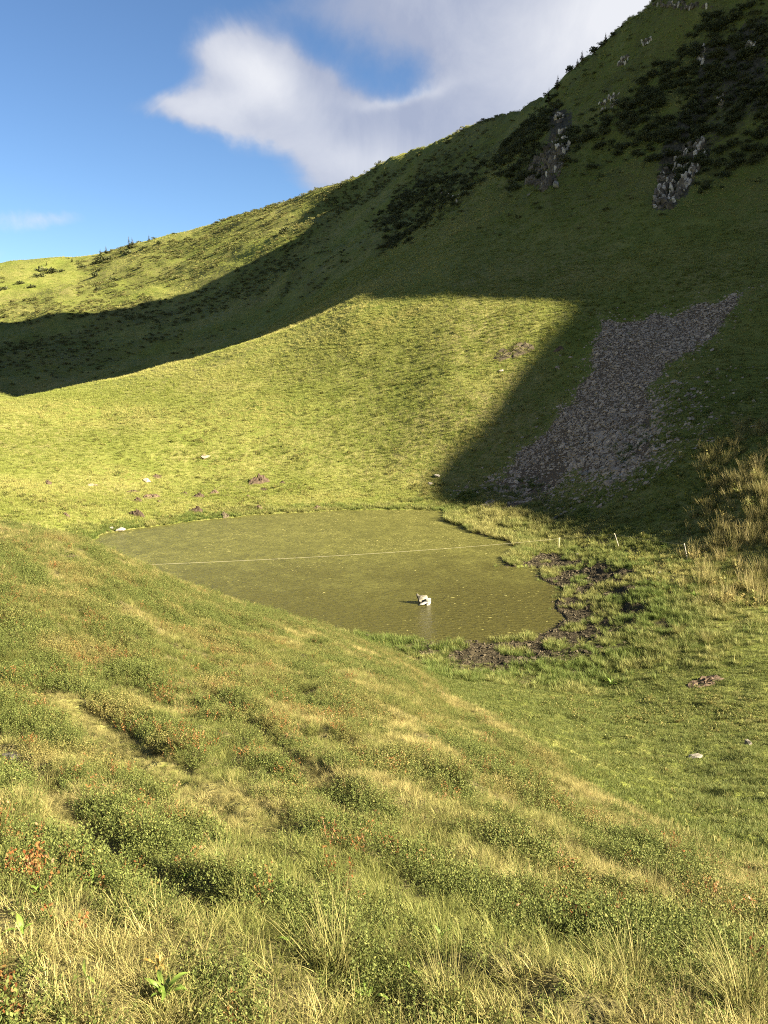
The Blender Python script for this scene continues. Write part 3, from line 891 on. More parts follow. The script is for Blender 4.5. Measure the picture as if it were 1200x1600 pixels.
    ok = (g.uniform(size=len(X)) < dens) & (fg_edge(X, Y) < -.5)
    x, y = X[ok], Y[ok]
    pen = np.exp(-((x - 10) ** 2 + (y - 73) ** 2) / 60)
    tint = np.clip((fbm(x / 3, y / 3, 66, 3) - .45) * 1.6 + .55 * pen + .15 + g.normal(0, .12, len(x)), 0, 1)
    scatter('marsh_grass', 'marsh grass clumps on the muddy pond margin', P_MARSH, 6, x, y, np.maximum(height(x, y), ZW - .05), g.uniform(.55, 1.25, len(x)) * np.where(d[ok] > 0, 1 + .5 * pen, .8), tint)

    # --- middle slopes
    X, Y, g = candidates(46, 190, lambda r: np.where(r < 90, 12, np.where(r < 130, 8, 4.0)), -32, 33, seed=15)
    d = pond_d(X, Y); sd_ = scree_d(X, Y); md = mud_d(X, Y); r = np.hypot(X, Y)
    Z = height(X, Y)
    lush = fbm(X / 9, Y / 9, 71, 4)
    ok = (d > .5) & (md > .4) & (g.uniform(size=len(X)) < sstep(sd_, -1.0, 2.0) * .96 + .012) & (g.uniform(size=len(X)) < sstep(r, 44, 54))
    ok &= g.uniform(size=len(X)) < 1 - .95 * rock_mask(X, Y)
    x, y, z = X[ok], Y[ok], Z[ok]
    up = sstep(np.hypot(x, y), 100, 150)
    tint = np.clip((fbm(x / 16, y / 10, 72, 4) - .42) * 2.0 + .22 * up - .25 * sstep(lush[ok], .52, .66) + g.normal(0, .10, len(x)), 0, .9)
    scatter('slope_grass', 'tufty alpine grass covering the slopes round the pond', P_SLOPE, 7, x, y, z - .02, g.uniform(.6, 1.3, len(x)) * (1 + .4 * sstep(np.hypot(x, y), 95, 160)), tint)
    # taller weeds and pale herbs below the scree and at the pond corner
    k = (g.uniform(size=len(x)) < .02 + .12 * sstep(fbm(x / 5, y / 5, 74, 3), .58, .7)) & (np.hypot(x, y) < 120)
    scatter('meadow_herbs', 'leafy herbs dotted over the slopes and the marsh edge', P_HERB, 5, x[k], y[k], z[k], g.uniform(.8, 1.7, k.sum()), g.uniform(.1, .8, k.sum()))

    # --- tall dry grass on the bank at the right
    X, Y, g = candidates(44, 82, 6.0, 17.5, 33, seed=16)
    Z = height(X, Y)
    n = fbm(X / 3, Y / 3, 75, 3); azd = np.degrees(np.arctan2(X, Y)); r = np.hypot(X, Y)
    dens = sstep(azd, 19.8, 23.5) * sstep(r, 45, 51) * (1 - sstep(r, 68, 80)) * np.clip(.2 + 2.2 * (n - .35), 0, 1)
    ok = g.uniform(size=len(X)) < dens
    x, y, z = X[ok], Y[ok], Z[ok]
    scatter('tall_dry_grass', 'tall straw coloured grass on the bank at the right', P_TALL, 5, x, y, z, g.uniform(.6, 1.6, len(x)), np.clip(g.normal(.2, .25, len(x)), 0, 1))
    k = g.uniform(size=len(x)) < .20
    scatter('bank_weeds', 'bushy weeds growing among the tall grass on the bank', P_HERB, 5, x[k] + .3, y[k], height(x[k] + .3, y[k]), g.uniform(1.4, 3.2, k.sum()), g.uniform(.2, 1, k.sum()))

    # --- heath on the far hill and the upper slope
    X, Y, g = candidates(125, 440, lambda r: np.where(r < 200, .55, .34), -28, 30, seed=17)
    Z = height(X, Y); r = np.hypot(X, Y)
    n = heath_mask(X, Y, Z)
    ok = g.uniform(size=len(X)) < n
    x, y, z = X[ok], Y[ok], Z[ok]
    scatter('heath_bushes', 'dark heath and alpenrose cushions over the upper slopes', P_HEATH, 5, x, y, z - .05, g.uniform(.4, 1.2, len(x)) * (1 + .5 * sstep(r[ok], 200, 350)), np.clip(g.normal(.2, .25, len(x)), 0, 1))
    # grass of the far slopes
    X, Y, g = candidates(185, 440, .5, -28, 22, seed=18)
    Z = height(X, Y)
    tint = np.clip((fbm(X / 25, Y / 18, 77, 4) - .40) * 1.9 - .5 * gully(X, Y) + g.normal(0, .12, len(X)), 0, .9)
    scatter('hill_grass', 'grass on the far hill below the skyline', P_SLOPE, 7, X, Y, Z - .05, g.uniform(1.2, 2.4, len(X)), tint)
    # --- dwarf pine thickets on the crags
    X, Y, g = candidates(125, 260, 1.2, -6, 30, seed=19)
    Z = height(X, Y)
    n = pine_mask(X, Y)
    ok = g.uniform(size=len(X)) < n
    x, y, z = X[ok], Y[ok], Z[ok]
    scatter('dwarf_pine_thicket', 'dark dwarf pine thicket over the shaded crags', P_PINE, 5, x, y, z - .2, g.uniform(.35, 1.25, len(x)), np.clip(g.normal(.1, .2, len(x)), 0, 1))


sow()

# ------------------------------------------------------------------ stones, scree, crags
def stone_material(name, c0, c1, scale=3.0, lich=0.0):
    m, t, out = new_mat(name)
    oc = t.node('ShaderNodeTexCoord').outputs['Object']
    rnd = t.node('ShaderNodeObjectInfo').outputs['Random']
    n = t.noise(oc, scale, 5, 0.65); n2 = t.noise(oc, scale * 4, 3)
    c = t.mix(t.step(n, 0.3, 0.7), c0, c1)
    if lich: c = t.mix(t.math('MULTIPLY', t.step(n2, 0.55, 0.65), lich), c, (0.07, 0.065, 0.05))
    hv = t.node('ShaderNodeHueSaturation'); t.l.new(c, hv.inputs['Color']); t.put(hv.inputs['Value'], t.math('MULTIPLY_ADD', rnd, 0.7, 0.65))
    principled(t, out, hv.outputs[0], 0.85, 0.2, t.math('ADD', n, t.math('MULTIPLY', n2, .3)), 0.05, 0.7)
    return m

M_SCREE = stone_material('scree_stone', (0.18, 0.138, 0.096), (0.375, 0.298, 0.218), 4.0)
M_PALE = stone_material('pale_stone', (0.15, 0.132, 0.105), (0.30, 0.27, 0.22), 3.0, .5)
M_CRAG = stone_material('crag_rock', (0.055, 0.043, 0.030), (0.15, 0.122, 0.088), 1.2, .5)
M_CRAGP = stone_material('pale_crag_rock', (0.28, 0.235, 0.18), (0.48, 0.42, 0.34), 1.2, .6)
M_EARTH = stone_material('bare_earth', (0.042, 0.029, 0.019), (0.095, 0.066, 0.043), 6.0)
M_MUDC = stone_material('mud_clod', (0.035, 0.028, 0.017), (0.085, 0.068, 0.042), 6.0)


def rock_mesh(name, seed, dims, mat, rough=.18, pts=26, blocky=0.0):
    g = np.random.default_rng(seed); bm = bmesh.new()
    for k in range(pts):
        v = g.normal(0, 1, 3); v /= np.linalg.norm(v)
        if blocky: v = np.sign(v) * np.abs(v) ** (1 - blocky)
        v = v * (1 + g.normal(0, rough)); bm.verts.new(v * np.array(dims) * .5)
    res = bmesh.ops.convex_hull(bm, input=bm.verts)
    bmesh.ops.delete(bm, geom=[e for e in res['geom_interior'] if isinstance(e, bmesh.types.BMVert)], context='VERTS')
    me = bpy.data.meshes.new(name); bm.to_mesh(me); bm.free(); me.materials.append(mat)
    return me


SLABS = [rock_mesh('scree_stone', 400 + i, (1.0, .62 + .1 * (i % 3), .26 + .05 * (i % 4)), M_SCREE, .12, 16, .35) for i in range(8)]
P_SLABS = proto_collection('scree_stone', SLABS)


def scree_points(n, seed):
    g = np.random.default_rng(seed)
    lo = SCREE.min(0) - 4; hi = SCREE.max(0) + 4
    X = g.uniform(lo[0], hi[0], n); Y = g.uniform(lo[1], hi[1], n)
    d = scree_d(X, Y)
    grassy = sstep(fbm(X / 2.2, Y / 2.2, 81, 3), .50, .60) * sstep(Y, 92, 84)          # grass gaining on the foot of the scree
    p = np.where(d < 0, 1 - .85 * grassy * sstep(-d, 9, 1), np.where(Y < 88, .5, .22) * np.exp(-np.maximum(d, 0) / np.where(Y < 88, 2.2, .8)))
    k = (g.uniform(size=n) < p) & ((Y > 79.5) | (X > 15)) & (pond_d(X, Y) > 4)
    return X[k], Y[k], d[k], g

X, Y, d, g = scree_points(72000, 31)
nrm = normals(X, Y, .5)
tilt = nrm + g.normal(0, .22, nrm.shape); tilt /= np.linalg.norm(tilt, axis=1, keepdims=True)
foot = sstep(Y, 96, 78)
size = np.exp(g.normal(-1.75, .46, len(X))) * (1 + .35 * foot)
scatter('scree', 'fan of loose brown scree stones on the shaded slope', P_SLABS, 8, X, Y, height(X, Y) + size * .05, size, g.uniform(size=len(X)), rot_to(tilt, g.uniform(0, 6.28, len(X))))

# single slabs that stand out at the foot of the scree
X, Y, d, g = scree_points(2600, 32)
pr = np.hypot(X, Y); order = np.argsort(pr + g.uniform(0, 14, len(X)))[:110]
nrm = normals(X[order], Y[order], .5); rr = rot_to(nrm, g.uniform(0, 6.28, len(order)))
SL_P = [rock_mesh('loose_stone', 430 + i, (1.0, .6, .24), M_PALE if i == 0 else M_SCREE, .12, 16, .35) for i in range(5)]
for i, k in enumerate(order):
    s = float(g.uniform(.38, .80)); o = obj('loose_stone', SL_P[int(g.integers(0, 5))], None, (X[k], Y[k], float(height(X[k], Y[k])) + s * .06), rr[i], s)
    tag(o, 'flat grey brown stone slab lying loose at the foot of the scree fan', 'stone', 'loose slabs at the foot of the scree')


def up_rot(x, y, spin=0.0, amt=1.0):
    n = normals(np.array([x]), np.array([y]), .5)[0]; n = n * amt + np.array([0, 0, 1 - amt]); n /= np.linalg.norm(n)
    return rot_to(n[None], [spin])[0]


def place_stone(px, py, wpx, label, cat='stone', mat=None, flat=.55, seed=0, name='stone', group=None, sink=.15):
    P = hit(px, py)
    k = wpx / F_PX * np.linalg.norm(P)
    o = obj(name, rock_mesh(name, 500 + seed, (k, k * .8, k * flat), mat or M_PALE, .13, 22, .2), None, (P[0], P[1], P[2] + k * flat * (.5 - sink)), up_rot(P[0], P[1], seed * 1.7, .6))
    FEATURES.append((P[0], P[1], k * .5))
    return tag(o, label, cat, group)

place_stone(1168, 1164, 12, 'small angular grey stone casting a dark shadow on the short turf at far right', flat=.8, seed=1)
place_stone(1087, 1183, 22, 'flat pale grey stone sunk in the short turf left of the small angular stone', flat=.22, seed=2)
place_stone(1019, 895, 7, 'small white stone at the marsh corner, left one of the pair by the shade edge', seed=3)
place_stone(1031, 896, 7, 'small white stone at the marsh corner, right one of the pair by the shade edge', seed=4)
place_stone(954, 853, 8, 'white stone lying in the shade beside the leaning fence post', flat=.4, seed=5)
place_stone(902, 867, 6, 'tiny pale stone in sunlit marsh grass to the right of the yellow post', seed=6)
place_stone(914, 742, 15, 'pale slab among the grass below the middle of the scree', flat=.35, seed=7)
place_stone(944, 715, 9, 'small pale block in the grassy gap at the foot of the scree', seed=8)
place_stone(1061, 600, 7, 'lone pale stone in the grass right of the scree fan', seed=9)
place_stone(868, 292, 12, 'pale cream boulder just below the left crag', flat=.8, seed=10, cat='boulder', name='boulder')
place_stone(826, 306, 7, 'small pale boulder on the shaded slope left of the cream boulder', flat=.5, seed=11, cat='boulder', name='boulder')
place_stone(683, 745, 10, 'pale stone in the sunlit slope at the tip of the shadow', seed=12)
place_stone(672, 757, 8, 'lower pale stone at the shadow tip, close to the pond corner', seed=13)
place_stone(320, 714, 19, 'grey lichened stone patch alone on the sunlit slope above the earth heaps', flat=.12, seed=14, mat=M_SCREE)
place_stone(144, 758, 15, 'flat pale stone in the sunlit meadow left of the earth heaps', flat=.12, seed=15, mat=M_SCREE)
place_stone(229, 752, 14, 'cream coloured stone beside a bare earth patch above the pond', flat=.3, seed=16, mat=M_SCREE)
place_stone(187, 829, 15, 'pale grey stone at the left end of the far shore', flat=.35, seed=17)
place_stone(174, 826, 9, 'small pale stone touching the grass at the left end of the far shore', flat=.4, seed=18)
place_stone(783, 580, 9, 'pale stone below the dark bare streak on the sunlit slope', flat=.3, seed=19)
place_stone(28, 1182, 40, 'flat pinkish stone in the trampled grass at the left edge', flat=.18, seed=20, sink=.3)
place_stone(22, 1216, 34, 'pale flat stone below the pinkish stone at the left edge', flat=.2, seed=21, sink=.3)
place_stone(748, 1205, 8, 'tiny grey stone showing in the dry grass strip', seed=22)

# bare earth heaps and hollows in the meadow beyond the pond
def earth_mound(px, py, wpx, label, flat=.45, seed=0, mat=None):
    P = hit(px, py); k = wpx / F_PX * np.linalg.norm(P); g = np.random.default_rng(600 + seed)
    n = 22; V = []; F = []
    rings = 6
    for i in range(rings + 1):
        f = i / rings
        for j in range(n):
            a = 6.283 * j / n
            rr = k * .5 * f * (1 + .28 * math.sin(a * 2 + seed) + .12 * math.sin(a * 5 + 2 * seed))
            h = k * flat * .5 * (max(0, 1 - f * f) ** .8) * (.75 + g.normal(0, .22) + .35 * math.sin(a + seed)) + g.normal(0, .02 * k)
            x, y = rr * math.cos(a), rr * .8 * math.sin(a)
            V.append((x, y, h + float(height(P[0] + x, P[1] + y)) - P[2] + (.03 if f < 1 else -.06)))
    for i in range(rings):
        for j in range(n): F.append((i * n + j, (i + 1) * n + j, (i + 1) * n + (j + 1) % n, i * n + (j + 1) % n))
    o = obj('earth_mound', mesh_from('earth_mound', V, [np.array(F)], mat or M_EARTH, False), None, P)
    FEATURES.append((P[0], P[1], k * .45))
    return tag(o, label, 'earth mound', 'bare earth heaps beyond the pond' if py < 815 else None)

for i, (px, py, w, lb) in enumerate([
    (404, 753, 30, 'largest brown earth heap, long and low, on the sunlit meadow beyond the pond'),
    (440, 755, 9, 'little earth heap just right of the largest brown one'),
    (412, 765, 12, 'flat pinkish earth patch below the largest brown heap'),
    (387, 776, 7, 'dark little burrow heap above the far shore, below the largest brown heap'),
    (405, 795, 16, 'crumbling earth heap right on the far shore under the largest heap'),
    (352, 807, 17, 'dark wet earth lump half in the water at the far shore'),
    (335, 771, 14, 'round brown earth heap left of the largest heap'),
    (309, 777, 17, 'earth heap with a dark shaded left side in the middle of the meadow row'),
    (306, 799, 20, 'rounded reddish brown earth heap close above the far shore'),
    (288, 772, 10, 'small reddish heap left of the dark sided heap'),
    (248, 784, 6, 'tiny dark heap between the reddish heap and the L shaped bare patch'),
    (246, 745, 16, 'flat brown earth scrape beside the cream stone'),
    (237, 777, 26, 'long flat scraped patch of earth across the meadow'),
    (208, 768, 16, 'low reddish earth patch left of the long scraped patch'),
    (213, 783, 14, 'dark red earth heap below the low reddish patch'),
    (214, 804, 22, 'slumped two lobed brown earth bank near the left of the far shore'),
    (104, 806, 12, 'small reddish earth patch at the far left behind the grassy crest'),
    (76, 755, 12, 'lone reddish earth heap at the far left of the sunlit meadow'),
    (497, 796, 16, 'brown earth lump at the waterline in the middle of the far shore'),
    (387, 812, 15, 'dark flat mud bar in the water just off the far shore')]):
    earth_mound(px, py, w, lb, .25 if 'flat' in lb or 'scrap' in lb else .6, i, M_MUDC if 'mud' in lb or 'wet' in lb else None)
earth_mound(108, 876, 34, 'bare pinkish brown earth patch on the grassy crest at left', .1, 31)
earth_mound(1100, 1068, 52, 'bare brown earth hollow in the turf at the right', .10, 32)
earth_mound(803, 549, 52, 'dark streak of bare earth and dead twigs high on the sunlit slope', .05, 33, M_MUDC)
earth_mound(873, 546, 13, 'reddish brown heap at the shadow edge beside the dark streak', .6, 34)

# mud clods of the trampled shore
P_CLOD = proto_collection('mud_clod', [rock_mesh('mud_clod', 700 + i, (1, .85, .6), M_MUDC, .2, 18) for i in range(5)])
X, Y, g = candidates(36, 66, 26, -8, 26, seed=41)
ok = (mud_d(X, Y) < .9 + g.normal(0, 1.2, len(X))) & (pond_d(X, Y) > -.35) & (fbm(X / 1.3, Y / 1.3, 65, 3) < .56)
x, y = X[ok], Y[ok]
scatter('mud_clods', 'dark trampled mud clods along the near shore', P_CLOD, 5, x, y, np.maximum(height(x, y), ZW - .03) + .02, np.exp(g.normal(-2.45, .5, len(x))), g.uniform(size=len(x)))

# crags: every block a piece of its own
CRAG_D = [rock_mesh('rock', 800 + i, (1, .8, 1.35), M_CRAG, .14, 20, .35) for i in range(5)]
CRAG_P = [rock_mesh('rock', 820 + i, (.8, .7, 1.6), M_CRAGP, .14, 20, .35) for i in range(4)]


def crag(label, poly, n, smin, smax, pale=.25, seed=0, group=None, push=.05):
    g = np.random.default_rng(900 + seed)
    P = np.array(poly, float); lo = P.min(0); hi = P.max(0); pts = []
    while len(pts) < n:
        q = g.uniform(lo, hi)
        if sdf(P, np.array([q[0]]), np.array([q[1]]))[0] < 0:
            h_ = hit(*q)
            if h_ is not None: pts.append(h_)
    pts = np.array(pts); c = pts.mean(0)
    root = obj('rock_outcrop', None, None, c); tag(root, label, 'crag', group)
    nr = normals(pts[:, 0], pts[:, 1], 1.5)
    for p, m in zip(pts, nr):
        s = float(np.exp(g.uniform(math.log(smin), math.log(smax))))
        hd = m * np.array([1, 1, .3]); hd /= np.linalg.norm(hd)
        lib = CRAG_P if g.uniform() < pale else CRAG_D
        o = obj('rock', lib[int(g.integers(0, len(lib)))], root, Vector(p + hd * s * push - c), (g.normal(.1, .22), g.normal(-.12, .22), g.uniform(0, 6.28)), (s * g.uniform(.8, 1.2), s * g.uniform(.8, 1.2), s * g.uniform(.8, 1.5)))
    return root

crag('dark broken crag on the left shoulder of the shaded mountain', [(822, 288), (832, 255), (850, 240), (868, 212), (884, 250), (868, 285), (850, 300)], 290, .40, 1.15, .05, 1)
crag('pale grey rock pillar standing at the top right of the left crag', [(872, 205), (889, 200), (888, 235), (876, 250), (870, 235)], 60, .35, 1.0, .6, 2)
crag('large whitish crag split into many upright blocks on the shaded mountain', [(1020, 325), (1024, 285), (1046, 258), (1072, 228), (1100, 220), (1104, 245), (1080, 285), (1048, 325)], 290, .35, 1.05, .38, 3)
crag('small pale rock face just above the left crag', [(866, 178), (880, 176), (880, 190), (868, 192)], 24, .35, .9, .6, 4)
crag('broken pale rock ribs in the grass above the left thicket', [(935, 160), (968, 145), (965, 165), (940, 172)], 40, .3, .75, .5, 5)
crag('low pale ledge high on the shaded slope below the skyline', [(1000, 66), (1018, 58), (1018, 66), (1003, 72)], 16, .3, .6, .6, 6)
crag('upright pale ribs right of centre under the upper skyline', [(964, 103), (976, 88), (985, 86), (978, 102)], 26, .3, .8, .5, 7)
crag('grey pillar among the dwarf pines above the whitish crag', [(1090, 95), (1100, 70), (1105, 78), (1098, 105)], 26, .35, .8, .5, 8)
crag('small pale rock in the thicket near the right edge of the frame', [(1166, 72), (1180, 64), (1180, 76), (1168, 80)], 18, .35, .8, .6, 9)
crag('pale rock tooth standing alone between whitish crag and thicket', [(1120, 155), (1132, 145), (1132, 165), (1124, 168)], 18, .35, .8, .6, 10)
crag('rough grey rocks along the upper right skyline', [(1010, 8), (1060, 2), (1120, 12), (1060, 14)], 60, .3, .8, .2, 11)
crag('pale rocks scattered in the heath left of the left crag', [(680, 300), (690, 295), (720, 305), (715, 315), (685, 318)], 24, .3, .7, .5, 12)

# the boulder in the pond
P0 = on_plane(664, 944, ZW)
rb = obj('pond_boulder', None, None, (P0[0], P0[1], ZW)); tag(rb, 'boulder standing out of the green pond, shaded and sunlit faces coloured dark and white', 'boulder')
rd = float(np.hypot(*P0)); mpp = rd / F_PX
M_PB = stone_material('shaded_pond_stone', (0.035, 0.030, 0.024), (0.26, 0.24, 0.19), 3.2, .6)  # sun and shade on the boulder put into its colours, dark and white
M_PW = stone_material('sunlit_pond_stone', (0.27, 0.26, 0.22), (0.38, 0.365, 0.32), 2.0)
obj('dark_block', rock_mesh('dark_block', 951, (.72, .55, .78), M_PB, .24, 22, .0), rb, (-.16, .22, .22), (.1, -.35, .3))
obj('pale_block', rock_mesh('pale_block', 952, (.42, .46, .62), M_PW, .22, 20, .0), rb, (.20, -.05, .17), (0, .22, .5))
obj('slab', rock_mesh('slab', 953, (.60, .26, .16), M_PW, .2, 18, .0), rb, (-.12, -.20, .10), (.15, -.30, .1))
obj('point', rock_mesh('point', 954, (.16, .16, .42), M_PB, .12, 14, .2), rb, (-.43, .22, .44), (.1, -.4, .2))

# ------------------------------------------------------------------ the fence, the plank
m_post, t, out = new_mat('fence_post'); principled(t, out, t.mix(t.noise(t.node('ShaderNodeTexCoord').outputs['Object'], 8.0), (0.42, 0.38, 0.22), (0.58, 0.53, 0.32)), 0.7, .2)
m_pale, t, out = new_mat('weathered_post'); principled(t, out, t.mix(t.noise(t.node('ShaderNodeTexCoord').outputs['Object'], 8.0), (0.20, 0.185, 0.15), (0.32, 0.30, 0.25)), 0.8, .2)
m_tape, t, out = new_mat('fence_tape'); principled(t, out, (0.24, 0.22, 0.15), 0.6, .2)


def tube(name, pts, r, mat, n=8, taper=1.0, flat=1.0):
    pts = [Vector(p) for p in pts]; V = []; F = []
    for i, p in enumerate(pts):
        d = (pts[min(i + 1, len(pts) - 1)] - pts[max(i - 1, 0)]).normalized()
        a = d.cross(Vector((0.13, 0.37, 0.91))).normalized(); b = d.cross(a)
        rr = r * (1 + (taper - 1) * i / max(len(pts) - 1, 1))
        for k in range(n):
            an = 6.2832 * k / n; V.append(p + a * (math.cos(an) * rr) + b * (math.sin(an) * rr * flat))
    for i in range(len(pts) - 1):
        for k in range(n): F.append((i * n + k, i * n + (k + 1) % n, (i + 1) * n + (k + 1) % n, (i + 1) * n + k))
    m = len(V); V.append(pts[0]); V.append(pts[-1]); T = []
    for k in range(n): T += [(m, (k + 1) % n, k), (m + 1, (len(pts) - 1) * n + k, (len(pts) - 1) * n + (k + 1) % n)]
    return mesh_from(name, V, [np.array(F), np.array(T)], mat, True)

fence = obj('electric_fence', None, None, hit(873, 862)); tag(fence, 'electric fence of thin stakes with one tape strung across the pond', 'fence')
FL = fence.location.copy(); tops = []
for (bx, by, tx, ty, mat) in ((873, 859, 873.5, 840, m_post), (967, 855, 960, 833, m_pale), (1074, 875, 1069, 849, m_pale)):
    B = hit(bx, by); rr = np.hypot(B[0], B[1]); D = np.array(pix_dir(tx, ty)); T = D * rr / np.hypot(D[0], D[1])
    T = np.array(T); T[2] = max(T[2], B[2] + .8)
    po = obj('post', tube('post', [Vector(B) - Vector((0, 0, .3)) - FL, Vector(B) - FL, (Vector(B) + Vector(T)) / 2 - FL, Vector(T) - FL], .036, mat, 8, .85), fence)
    ins = Vector(T) - Vector((0, 0, .07)) - FL
    obj('insulator', tube('insulator', [ins - Vector((0, 0, .03)), ins, ins + Vector((0, 0, .03))], .05, m_post, 8), po)
    tops.append(Vector(T) - Vector((0, 0, .08)))
D = np.array(pix_dir(185, 884)); LP = Vector(D * 40.0 / np.hypot(D[0], D[1]))
gz = float(height(LP.x, LP.y))
obj('post', tube('post', [(LP.x - FL.x, LP.y - FL.y, gz - .3 - FL.z), (LP.x - FL.x, LP.y - FL.y, gz + .4 - FL.z), Vector((LP.x, LP.y, LP.z + .08)) - FL], .03, m_pale, 8, .85), fence)
for a, b in zip([LP] + tops[:-1], tops):
    L = (b - a).length; pts = []
    for k in range(25):
        f = k / 24; pts.append(a.lerp(b, f) - Vector((0, 0, (.006 if L > 20 else .004) * L * 4 * f * (1 - f))) - FL)
    obj('tape', tube('tape', pts, .0048, m_tape, 5), fence)

P = hit(871, 809); k = float(np.linalg.norm(P)) / F_PX
bm = bmesh.new(); bmesh.ops.create_cube(bm, size=1); bmesh.ops.bevel(bm, geom=bm.edges, offset=.06, segments=1)
for v in bm.verts: v.co = Vector((v.co.x * 16 * k, v.co.y * .26 + .02 * math.sin(v.co.x * 5), v.co.z * .12))
me = bpy.data.meshes.new('plank'); bm.to_mesh(me); bm.free(); me.materials.append(M_PALE)
o = obj('weathered_plank', me, None, (P[0], P[1], P[2] + .12), (0, -.50, .15)); tag(o, 'bleached grey plank lying in the shade below the scree', 'plank')

# ------------------------------------------------------------------ trees and shrubs on the skyline, single plants in front
m_bark, t, out = new_mat('bark'); principled(t, out, (0.07, 0.05, 0.035), 0.9, .1)


def conifer_meshes(seed, h=3.0):
    g = np.random.default_rng(seed); V = []; F = []; T = []; RN = []
    nl = 15
    for i in range(nl):
        f = (i + .5) / nl; z = h * (.10 + .88 * f); L = h * .27 * (1 - f) ** .8 + .05 * h * .4
        for k in range(int(7 - 3 * f)):
            a = g.uniform(0, 6.283); l = L * g.uniform(.65, 1.2); d = np.array([math.cos(a), math.sin(a), g.uniform(-.35, .1)])
            s = np.array([-math.sin(a), math.cos(a), 0]) * l * .30; p0 = np.array([0, 0, z])
            i0 = len(V); p1 = p0 + d * l * .55; p2 = p0 + d * l + np.array([0, 0, .06 * l])
            dz = np.array([0, 0, -.10 * l])
            V += [p0, p1 + s + dz, p2, p1 - s + dz, p1 + np.array([0, 0, .05 * l])]; F += [(i0, i0 + 1, i0 + 4), (i0 + 1, i0 + 2, i0 + 4), (i0 + 2, i0 + 3, i0 + 4), (i0 + 3, i0, i0 + 4)]
            T += [.3, .6, 1, .6, .7]; r_ = g.uniform(); RN += [r_] * 5
    cr = mesh_from('crown', V, [np.array(F)], M_PINE, False, {'t': T, 'rnd': RN})
    return tube('trunk', [(0, 0, -.3), (0, 0, h * .5), (0, 0, h * .98)], .04 * h, m_bark, 6, .15), cr

CON = [conifer_meshes(1000 + i) for i in range(3)]
trees = [(857, 164, 20, 'largest small spruce on the skyline, at the notch left of the steep ridge'), (871, 142, 18, 'spruce leaning on the skyline just above the largest one'),
         (902, 106, 9, 'lower one of two tiny spruces on the steep skyline'), (909, 98, 13, 'upper one of two tiny spruces on the steep skyline'),
         (946, 68, 11, 'lone tiny spruce halfway up the steep skyline'), (533, 294, 9, 'tiny lone spruce where the sunlit skyline meets the shadow'),
         (972, 46, 7, 'stunted spruce highest on the steep skyline'), (113, 412, 8, 'dark round topped spruce on the far left skyline'),
         (157, 401, 9, 'grey thin spruce on the left skyline, left one of two'), (166, 399, 11, 'grey thin spruce on the left skyline, right one of two'),
         (202, 391, 17, 'tall thin spruce above the dark bush on the left skyline'), (207, 390, 15, 'shorter thin spruce beside the tall one on the left skyline'),
         (233, 380, 10, 'thin spruce on the left skyline right of the dark bush'), (73, 417, 6, 'tiny spruce at the far left end of the skyline')]
for i, (px, py, hp, lb) in enumerate(trees):
    P = None; yy = py - 3
    while P is None and yy < py + 30: yy += 1; P = hit(px, yy)
    r_ = float(np.linalg.norm(P)); hh = hp / F_PX * r_ * 1.0 + .2
    root = obj('spruce_tree', None, None, P, (0, 0, i * 1.1), hh / 3.0); tag(root, lb, 'tree', 'small spruces along the skyline')
    tr, cr = CON[i % 3]; obj('trunk', tr, root); obj('crown', cr, root)

BUSH = [mesh_from('foliage', *(lambda q: (q[0], [np.array(q[1])], M_PINE, False, {'t': q[2], 'rnd': q[3]}))(bush(170, .5, .62, .20, 1100 + i, 6))) for i in range(4)]
STEM = tube('stem', [(0, 0, -.2), (.03, 0, .15), (.0, .04, .35)], .05, m_bark, 5, .5)
bl = [(200, 396, 16, 'darkest round bush on the left skyline under the two thin spruces'), (165, 407, 20, 'wide bush below the pair of grey spruces'), (150, 412, 11, 'small bush left of the wide bush on the left hill'),
      (226, 388, 12, 'dark bush at the foot of the thin spruce on the left hill'), (249, 381, 11, 'dark low bush on the skyline right of the thin spruce'), (242, 371, 9, 'little bush breaking the left skyline'),
      (66, 424, 18, 'broad grey green bush at the far left below the skyline'), (82, 426, 16, 'dense bush joined to the right of the broad far left bush'), (97, 424, 10, 'small round bush right of the dense far left bush'),
      (62, 432, 13, 'low bush under the broad far left bush'), (130, 418, 11, 'bush between the far left bushes and the spruces'), (156, 423, 12, 'bush on the left hill below the wide bush'),
      (150, 432, 14, 'lower bush in the pale green gully of the left hill'), (180, 439, 17, 'flat bush lowest in the pale green gully'), (125, 418, 8, 'small dark bush left of the bush before the spruces'),
      (33, 443, 14, 'bush on the sunlit left hill below the far left bushes'), (50, 449, 12, 'faint bush below and right of the leftmost hill bush'), (7, 452, 10, 'bush at the very left edge of the hill'),
      (155, 453, 12, 'low dark bush on the band above the hill shadow'), (446, 362, 17, 'dark shaggy bush on top of the heath rib'), (340, 340, 8, 'small bush on the middle of the left skyline'), (272, 366, 7, 'tiny bush on the skyline left of centre'),
      (890, 108, 14, 'dark dwarf pine hanging on the steep skyline below the tiny spruces'), (929, 78, 16, 'dark dwarf pine clump bulging from the steep skyline'), (940, 70, 10, 'small dwarf pine above the bulging clump'), (868, 150, 12, 'dwarf pine between the two skyline spruces'),
      (958, 56, 10, 'dwarf pine below the highest stunted spruce'), (850, 235, 16, 'dwarf pine on top of the dark left crag'), (825, 240, 15, 'dwarf pine clinging left of the dark crag'), (925, 262, 16, 'lone dark bush on the shaded grass right of the left crag')]
